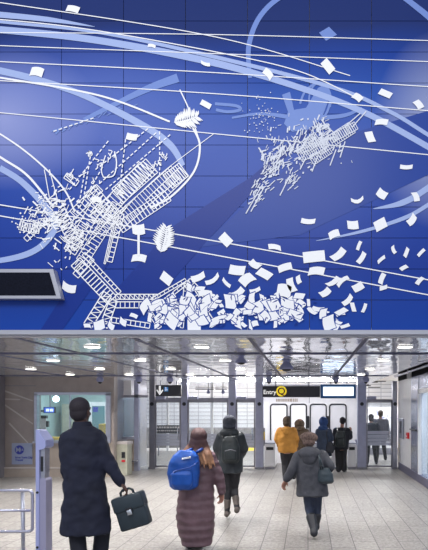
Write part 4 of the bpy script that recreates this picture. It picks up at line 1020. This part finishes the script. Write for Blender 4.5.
w2.legs(M['legging'], (.092, .062, .045)); w2.shoes(M['boot'], 'boot', .52, .044)
yb_ = Y3 - .22; bp = thing('backpack', 'black backpack worn by the person in taupe boots', 'backpack', P(230, 463, yb_))
b = bmesh.new(); loft(b, [(P(230.5, 463, yb_), .11, .05), (P(230.5, 460, yb_), .14, .09), (P(230.5, 448, yb_), .145, .10), (P(230, 440, yb_), .12, .08), (P(230, 436, yb_), .07, .05)], power=3); fuse('bag', b, M['bpack'], bp, .010, 3, .015)
b = bmesh.new(); loft(b, [(P(230.5, 461, yb_ - .09), .08, .02), (P(230.5, 459, yb_ - .09), .10, .05), (P(230.5, 451, yb_ - .09), .10, .05), (P(230.5, 449, yb_ - .08), .07, .02)], power=3); pk = fuse('pocket', b, M['bpack'], bp, .009, 2)
g = tube(bmesh.new(), [P(225, 451, yb_ - .13), P(230.5, 449.5, yb_ - .15), P(236, 451, yb_ - .13)], .006, 8); link('zip', g, M['dpost'], pk, True)
g = tube(bmesh.new(), [P(228, 437, yb_), P(230, 434, yb_), P(232, 437, yb_)], .009, 8); link('grab_loop', g, M['black'], bp, True)
for s_ in (-1, 1): link('strap', tube(bmesh.new(), [P(230 + s_ * 6, 441, yb_ + .02), P(230 + s_ * 6.5, 435.5, yb_ + .16), P(230 + s_ * 6, 438, yb_ + .3)], .02, 8), M['black'], bp, True)

# --- grey coat runner ----------------------------------------------------------
Y4 = 7.3
w3 = Person('person in a grey quilted coat and brown tweed beret striding away', 311, Y4, dict(
    head=(309, 441, .04), shL=(299, 456), shR=(322, 455), elL=(292, 470, -.05), wrL=(286, 480, -.02), hdL=(-.35, .1, -.8), elR=(330, 467, -.03), wrR=(324, 475, .16),
    hipL=(308, 488), hipR=(317, 488), knL=(309, 507, .05), knR=(317, 509, .12), anL=(314, 530, -.18), anR=(316, 524, .10), toeL_d=(0, .08, -.06)), M['skin'], .98, .009, tilt=-.15)
b = bmesh.new(); w3.trunk(b, [(311, 450, 7, .09), (311, 455, 13, .13), (311, 465, 14.5, .145), (311, 476, 14.5, .145), (312, 486, 15.5, .155), (312.5, 494, 16.5, .165), (312.5, 495.5, 16, .16)])
w3.sleeves(b, (.085, .075, .055), .10, 1); fuse('coat', b, M['grey'], w3.t, .011, 3, .02)
b = bmesh.new(); ell(b, w3.p(309.5, 453.5, -.09), (.165, .085, .10)); ell(b, w3.p(309.5, 458, -.11), (.11, .06, .11)); fuse('hood', b, M['grey'], w3.t, .011, 3, .015)
b = bmesh.new(); hc = w3.J['head']; ell(b, hc + Vector((0, -.015, .05)), (.128, .125, .075), Euler((-.3, .1, 0))); ell(b, hc + Vector((0, -.03, .0)), (.095, .09, .08)); fuse('beret', b, M['beret'], w3.t, .009, 2, .01)
w3.legs(M['jean'], (.088, .066, .05)); w3.shoes(M['bootb'], 'boot', .55, .054)
yb_ = Y4 - .1; t = thing('shoulder_bag', 'slouchy dark blue-grey shoulder bag on the right hip of the grey-coated runner', 'bag', P(325, 484, yb_))
b = bmesh.new(); loft(b, [(P(325.5, 483.5, yb_), .09, .05), (P(325.5, 481, yb_), .115, .075), (P(325, 474, yb_), .105, .07), (P(323.5, 467.5, yb_), .075, .05)], power=2.6); fuse('bag', b, M['leather'], t, .01, 3, .02)
for dx in (0, 2.2): link('strap', tube(bmesh.new(), [P(321 + dx, 470, yb_ - .04), P(319.5 + dx * .6, 461, yb_ - .12), P(318 + dx * .5, 453.5, yb_ - .02), P(317.5 + dx * .5, 453.5, yb_ + .1)], .009, 8), M['leather'], t, True)

# --- mustard jacket --------------------------------------------------------
Y5 = 12.4
w4 = Person('person in a mustard-yellow hooded jacket walking towards the turnstiles', 287, Y5, dict(
    head=(286.5, 422.5), shL=(280, 431), shR=(293, 431), elL=(277.5, 439), wrL=(279, 445, .1), elR=(295.5, 439), wrR=(296, 446, .05),
    hipL=(284, 451), hipR=(290, 451), knL=(285, 465, .05), knR=(291.5, 465, .14), anL=(285.5, 480, -.08), anR=(294, 476, .2)), M['skin'], 1, .012, thick=1.05)
b = bmesh.new(); w4.trunk(b, [(286.5, 428, 4.5, .09), (286.5, 430.5, 8, .14), (286.5, 437, 9.2, .17), (287, 444, 9.4, .18), (287.5, 450, 9.6, .18), (287.5, 452.5, 9, .17)])
w4.sleeves(b, (.098, .088, .06), 0); fuse('jacket', b, M['mustard'], w4.t, .014, 3, .03)
b = bmesh.new(); ell(b, w4.p(286.5, 429.5, -.09), (.14, .09, .075)); ell(b, w4.p(286.5, 432, -.13), (.09, .06, .09)); fuse('hood', b, M['mustard'], w4.t, .012, 3)
b = bmesh.new(); hc = w4.J['head']; ell(b, hc + Vector((0, -.01, .045)), (.092, .108, .105)); ell(b, hc + Vector((0, -.04, -.02)), (.088, .085, .08)); fuse('beanie', b, M['olive'], w4.t, .01, 2)
w4.legs(M['legging'], (.10, .078, .062)); w4.shoes(M['bootb'])
# --- person in brown beside
Y6 = 13.0
w5 = Person('person in a dark brown fuzzy coat, half hidden beside the mustard jacket', 300, Y6, dict(
    head=(300, 423.5), shL=(294.5, 432), shR=(306, 432), elL=(293, 440), wrL=(295, 446, .1), elR=(308, 440), wrR=(307, 447, .1),
    hipL=(298, 452), hipR=(303.5, 452), knL=(298, 466, .03), knR=(303, 466, .1), anL=(298, 477), anR=(304, 477, .1)), M['skin'], 1, .012)
b = bmesh.new(); w5.trunk(b, [(300, 429, 4, .09), (300, 431.5, 7.2, .13), (300, 440, 8, .15), (300, 450, 8.4, .16), (300.5, 458, 8.6, .16)]); w5.sleeves(b, (.088, .078, .056)); fuse('coat', b, M['olive'], w5.t, .014, 3, .02)
b = bmesh.new(); ell(b, w5.p(299.5, 424), (.13, .13, .125)); ell(b, w5.p(299.5, 429, -.03), (.15, .12, .09)); fuse('hood', b, M['olive'], w5.t, .012, 2, .01)
w5.legs(M['legging']); w5.shoes(M['bootb'])
# --- blue hood
Y7 = 14.3
w6 = Person('person in a slate-blue coat with a bright blue hood at the turnstiles', 324, Y7, dict(
    head=(324, 423), shL=(318.5, 431.5), shR=(329, 431.5), elL=(317.5, 439), wrL=(320, 444, .12), elR=(331, 438.5), wrR=(331, 441, .2),
    hipL=(321.5, 449), hipR=(326.5, 449), knL=(321.5, 460, .05), knR=(326.5, 460, .1), anL=(321.5, 471), anR=(327, 471, .08)), M['skin'], 1, .012, yaw=-.5)
b = bmesh.new(); w6.trunk(b, [(324, 428.5, 4, .09), (324, 431, 6.6, .13), (324, 440, 7.2, .15), (324, 450, 7.6, .16), (324, 456, 7.8, .16)]); w6.sleeves(b, (.088, .078, .056)); fuse('coat', b, M['bluecoat'], w6.t, .014, 3, .02)
b = bmesh.new(); ell(b, w6.p(323.5, 421.8), (.13, .135, .15)); ell(b, w6.p(323, 428, -.02), (.14, .12, .08)); fuse('hood', b, M['bluehood'], w6.t, .012, 2, .01)
w6.legs(M['legging']); w6.shoes(M['bootb'])
t = thing('handbag', 'dark bag hanging at the right side of the blue-hooded person', 'bag', P(330, 455, Y7 - .15)); yb_ = Y7 - .15
b = bmesh.new(); loft(b, [(P(330, 453, yb_), .09, .05), (P(330, 450, yb_), .12, .07), (P(330, 445, yb_), .10, .06), (P(330, 442, yb_), .06, .04)], power=3); fuse('bag', b, M['blackcoat'], t, .012, 2)
link('strap', tube(bmesh.new(), [P(328, 443, yb_), P(326.5, 435, yb_ - .03), P(327, 430, yb_ + .05), P(327, 430.5, yb_ + .2)], .012, 8), M['black'], t, True)
# --- black backpack man
Y8 = 14.6
w7 = Person('person in a black jacket and trousers wearing a dark pack at the right turnstile', 341, Y8, dict(
    head=(342.5, 421.5), shL=(336, 430.5), shR=(347.5, 430.5), elL=(334.5, 438), wrL=(337, 443, .15), elR=(350, 437), wrR=(350.5, 432, .15), hdR=(.1, .3, 1),
    hipL=(338.5, 448), hipR=(343.5, 448), knL=(338.5, 460, .03), knR=(343.5, 460, .06), anL=(338.5, 470), anR=(344.2, 470, .03)), M['skin'], 1, .012, thick=1.05)
b = bmesh.new(); w7.trunk(b, [(341.8, 427.5, 4, .09), (341.8, 430, 7.4, .14), (341.5, 438, 7.9, .16), (341, 447, 7.6, .15), (341, 449.5, 7.2, .15)]); w7.sleeves(b, (.09, .08, .056)); fuse('jacket', b, M['blackcoat'], w7.t, .014, 3, .02)
b = bmesh.new(); hc = w7.J['head']; ell(b, hc + Vector((0, -.02, .045)), (.085, .1, .088)); ell(b, hc + Vector((0, -.045, .0)), (.074, .065, .08)); fuse('hair', b, M['hair_b'], w7.t, .01, 2)
w7.legs(M['legging'], (.105, .085, .075)); w7.shoes(M['bootb'])
yb_ = Y8 - .24; bp = thing('backpack', 'black pack on the back of the person at the right turnstile', 'backpack', P(340.5, 446, yb_))
b = bmesh.new(); loft(b, [(P(340.5, 447, yb_), .11, .05), (P(340.5, 445, yb_), .15, .09), (P(340.5, 436, yb_), .15, .10), (P(340.5, 431, yb_), .10, .06)], power=3); fuse('bag', b, M['bpack'], bp, .012, 3)
b = bmesh.new(); loft(b, [(P(340.5, 445, yb_ - .09), .08, .02), (P(340.5, 443.5, yb_ - .09), .10, .05), (P(340.5, 439, yb_ - .09), .10, .05), (P(340.5, 438, yb_ - .08), .07, .02)], power=3); fuse('pocket', b, M['bpack'], bp, .01, 2)
for s_ in (-1, 1): link('strap', tube(bmesh.new(), [P(340.5 + s_ * 3.4, 434, yb_ + .02), P(341.5 + s_ * 3.8, 429, yb_ + .16), P(341.5 + s_ * 3.8, 431, yb_ + .34)], .02, 8), M['black'], bp, True)
# --- two beyond the right gate
for (px, y, m, lab, hx) in ((371, 16.6, M['blackcoat'], 'person in a dark coat and boots beyond the right gate, the left of two', 0), (380.5, 17.9, M['fargrey'], 'person in a grey coat beyond the right gate, the right of two', 1)):
    k = F / y; gy = HY + H * k; q = lambda dx, z, dy=0: (px + dx * k, gy - z * k, dy)
    w = Person(lab, px, y, dict(head=q(0, 1.48 + .12 * hx), shL=q(-.19, 1.25 + .1 * hx), shR=q(.19, 1.25 + .1 * hx), elL=q(-.25, 1.0), wrL=q(-.2, .82, .1), elR=q(.25, 1.0), wrR=q(.2, .85, .12),
        hipL=q(-.09, .78), hipR=q(.09, .78), knL=q(-.10, .44, .03), knR=q(.12, .44, .05), anL=q(-.12, .08), anR=q(.17, .08, .05)), M['skin'], .98, .013)
    b = bmesh.new(); w.trunk(b, [(px, gy - 1.33 * k - .1 * k * hx, .10 * k, .09), (px, gy - 1.27 * k - .1 * k * hx, .2 * k, .13), (px, gy - 1.0 * k, .22 * k, .16), (px, gy - .65 * k, .24 * k, .17)]); w.sleeves(b, (.088, .078, .056)); fuse('coat', b, m, w.t, .014, 3, .02)
    b = bmesh.new(); ell(b, w.J['head'] + Vector((0, -.02, .035)), (.092, .105, .10)); ell(b, w.J['head'] + Vector((0, -.04, -.03)), (.085, .08, .08)); fuse('hair', b, M['hair_b'] if not hx else M['olive'], w.t, .011, 2)
    w.legs(M['legging']); w.shoes(M['bootb'], 'boot', .4)

# ------------------------------------------------------------------ lamps, sky, camera
def area(name, loc, rot, sx, sy, e, col=(1, 1, 1)):
    l = bpy.data.lights.new(name, 'AREA'); l.shape = 'RECTANGLE'; l.size = sx; l.size_y = sy; l.energy = e; l.color = col
    o = bpy.data.objects.new(name, l); C.objects.link(o); o.location = loc; o.rotation_euler = rot; return o
area('hall_lamp', (-2, -1.5, 7.5), (math.radians(35), 0, 0), 7, 3, 400, (.96, .97, 1))
area('platform_lamp', (-2, 24, 3.85), (0, 0, 0), 10, 1.2, 520, (1, .98, .96))
area('platform_lamp', (-1, 18.6, 2.55), (0, 0, 0), 8, .25, 170, (1, .98, .96))
area('gate_fill_light', (-1.2, 15.95, 2.57), (math.radians(-12), 0, 0), 5.5, .12, 150)  # unseen fill added to brighten the white partition and the gates
area('gate_lamp', (3.0, 19, 2.85), (0, 0, 0), 1.2, 1.5, 60)
area('booth_lamp', ((wx0 + wx1) / 2, 15.0, 2.55), (0, 0, 0), 1.6, .5, 40, (.85, .97, 1))
area('door_lamp', (XR + .55, 10.5, 2.9), (0, 0, 0), .5, 4, 90, (.9, .95, 1))
w = bpy.data.worlds.new('hall_air'); bpy.context.scene.world = w; w.use_nodes = True
w.node_tree.nodes['Background'].inputs[0].default_value = (.82, .87, 1, 1); w.node_tree.nodes['Background'].inputs[1].default_value = .75
cam = bpy.data.cameras.new('camera'); co = bpy.data.objects.new('camera', cam); C.objects.link(co)
co.location = (0, 0, H); co.rotation_euler = (PI / 2, 0, 0)
cam.sensor_fit = 'HORIZONTAL'; cam.sensor_width = 36; cam.lens = F / 428 * 36
cam.shift_x = -(HX - 214) / 428; cam.shift_y = (HY - 275) / 428
cam.clip_end = 200
sc = bpy.context.scene; sc.camera = co
sc.view_settings.view_transform = 'Standard'; sc.view_settings.look = 'None'; sc.view_settings.exposure = 0.0
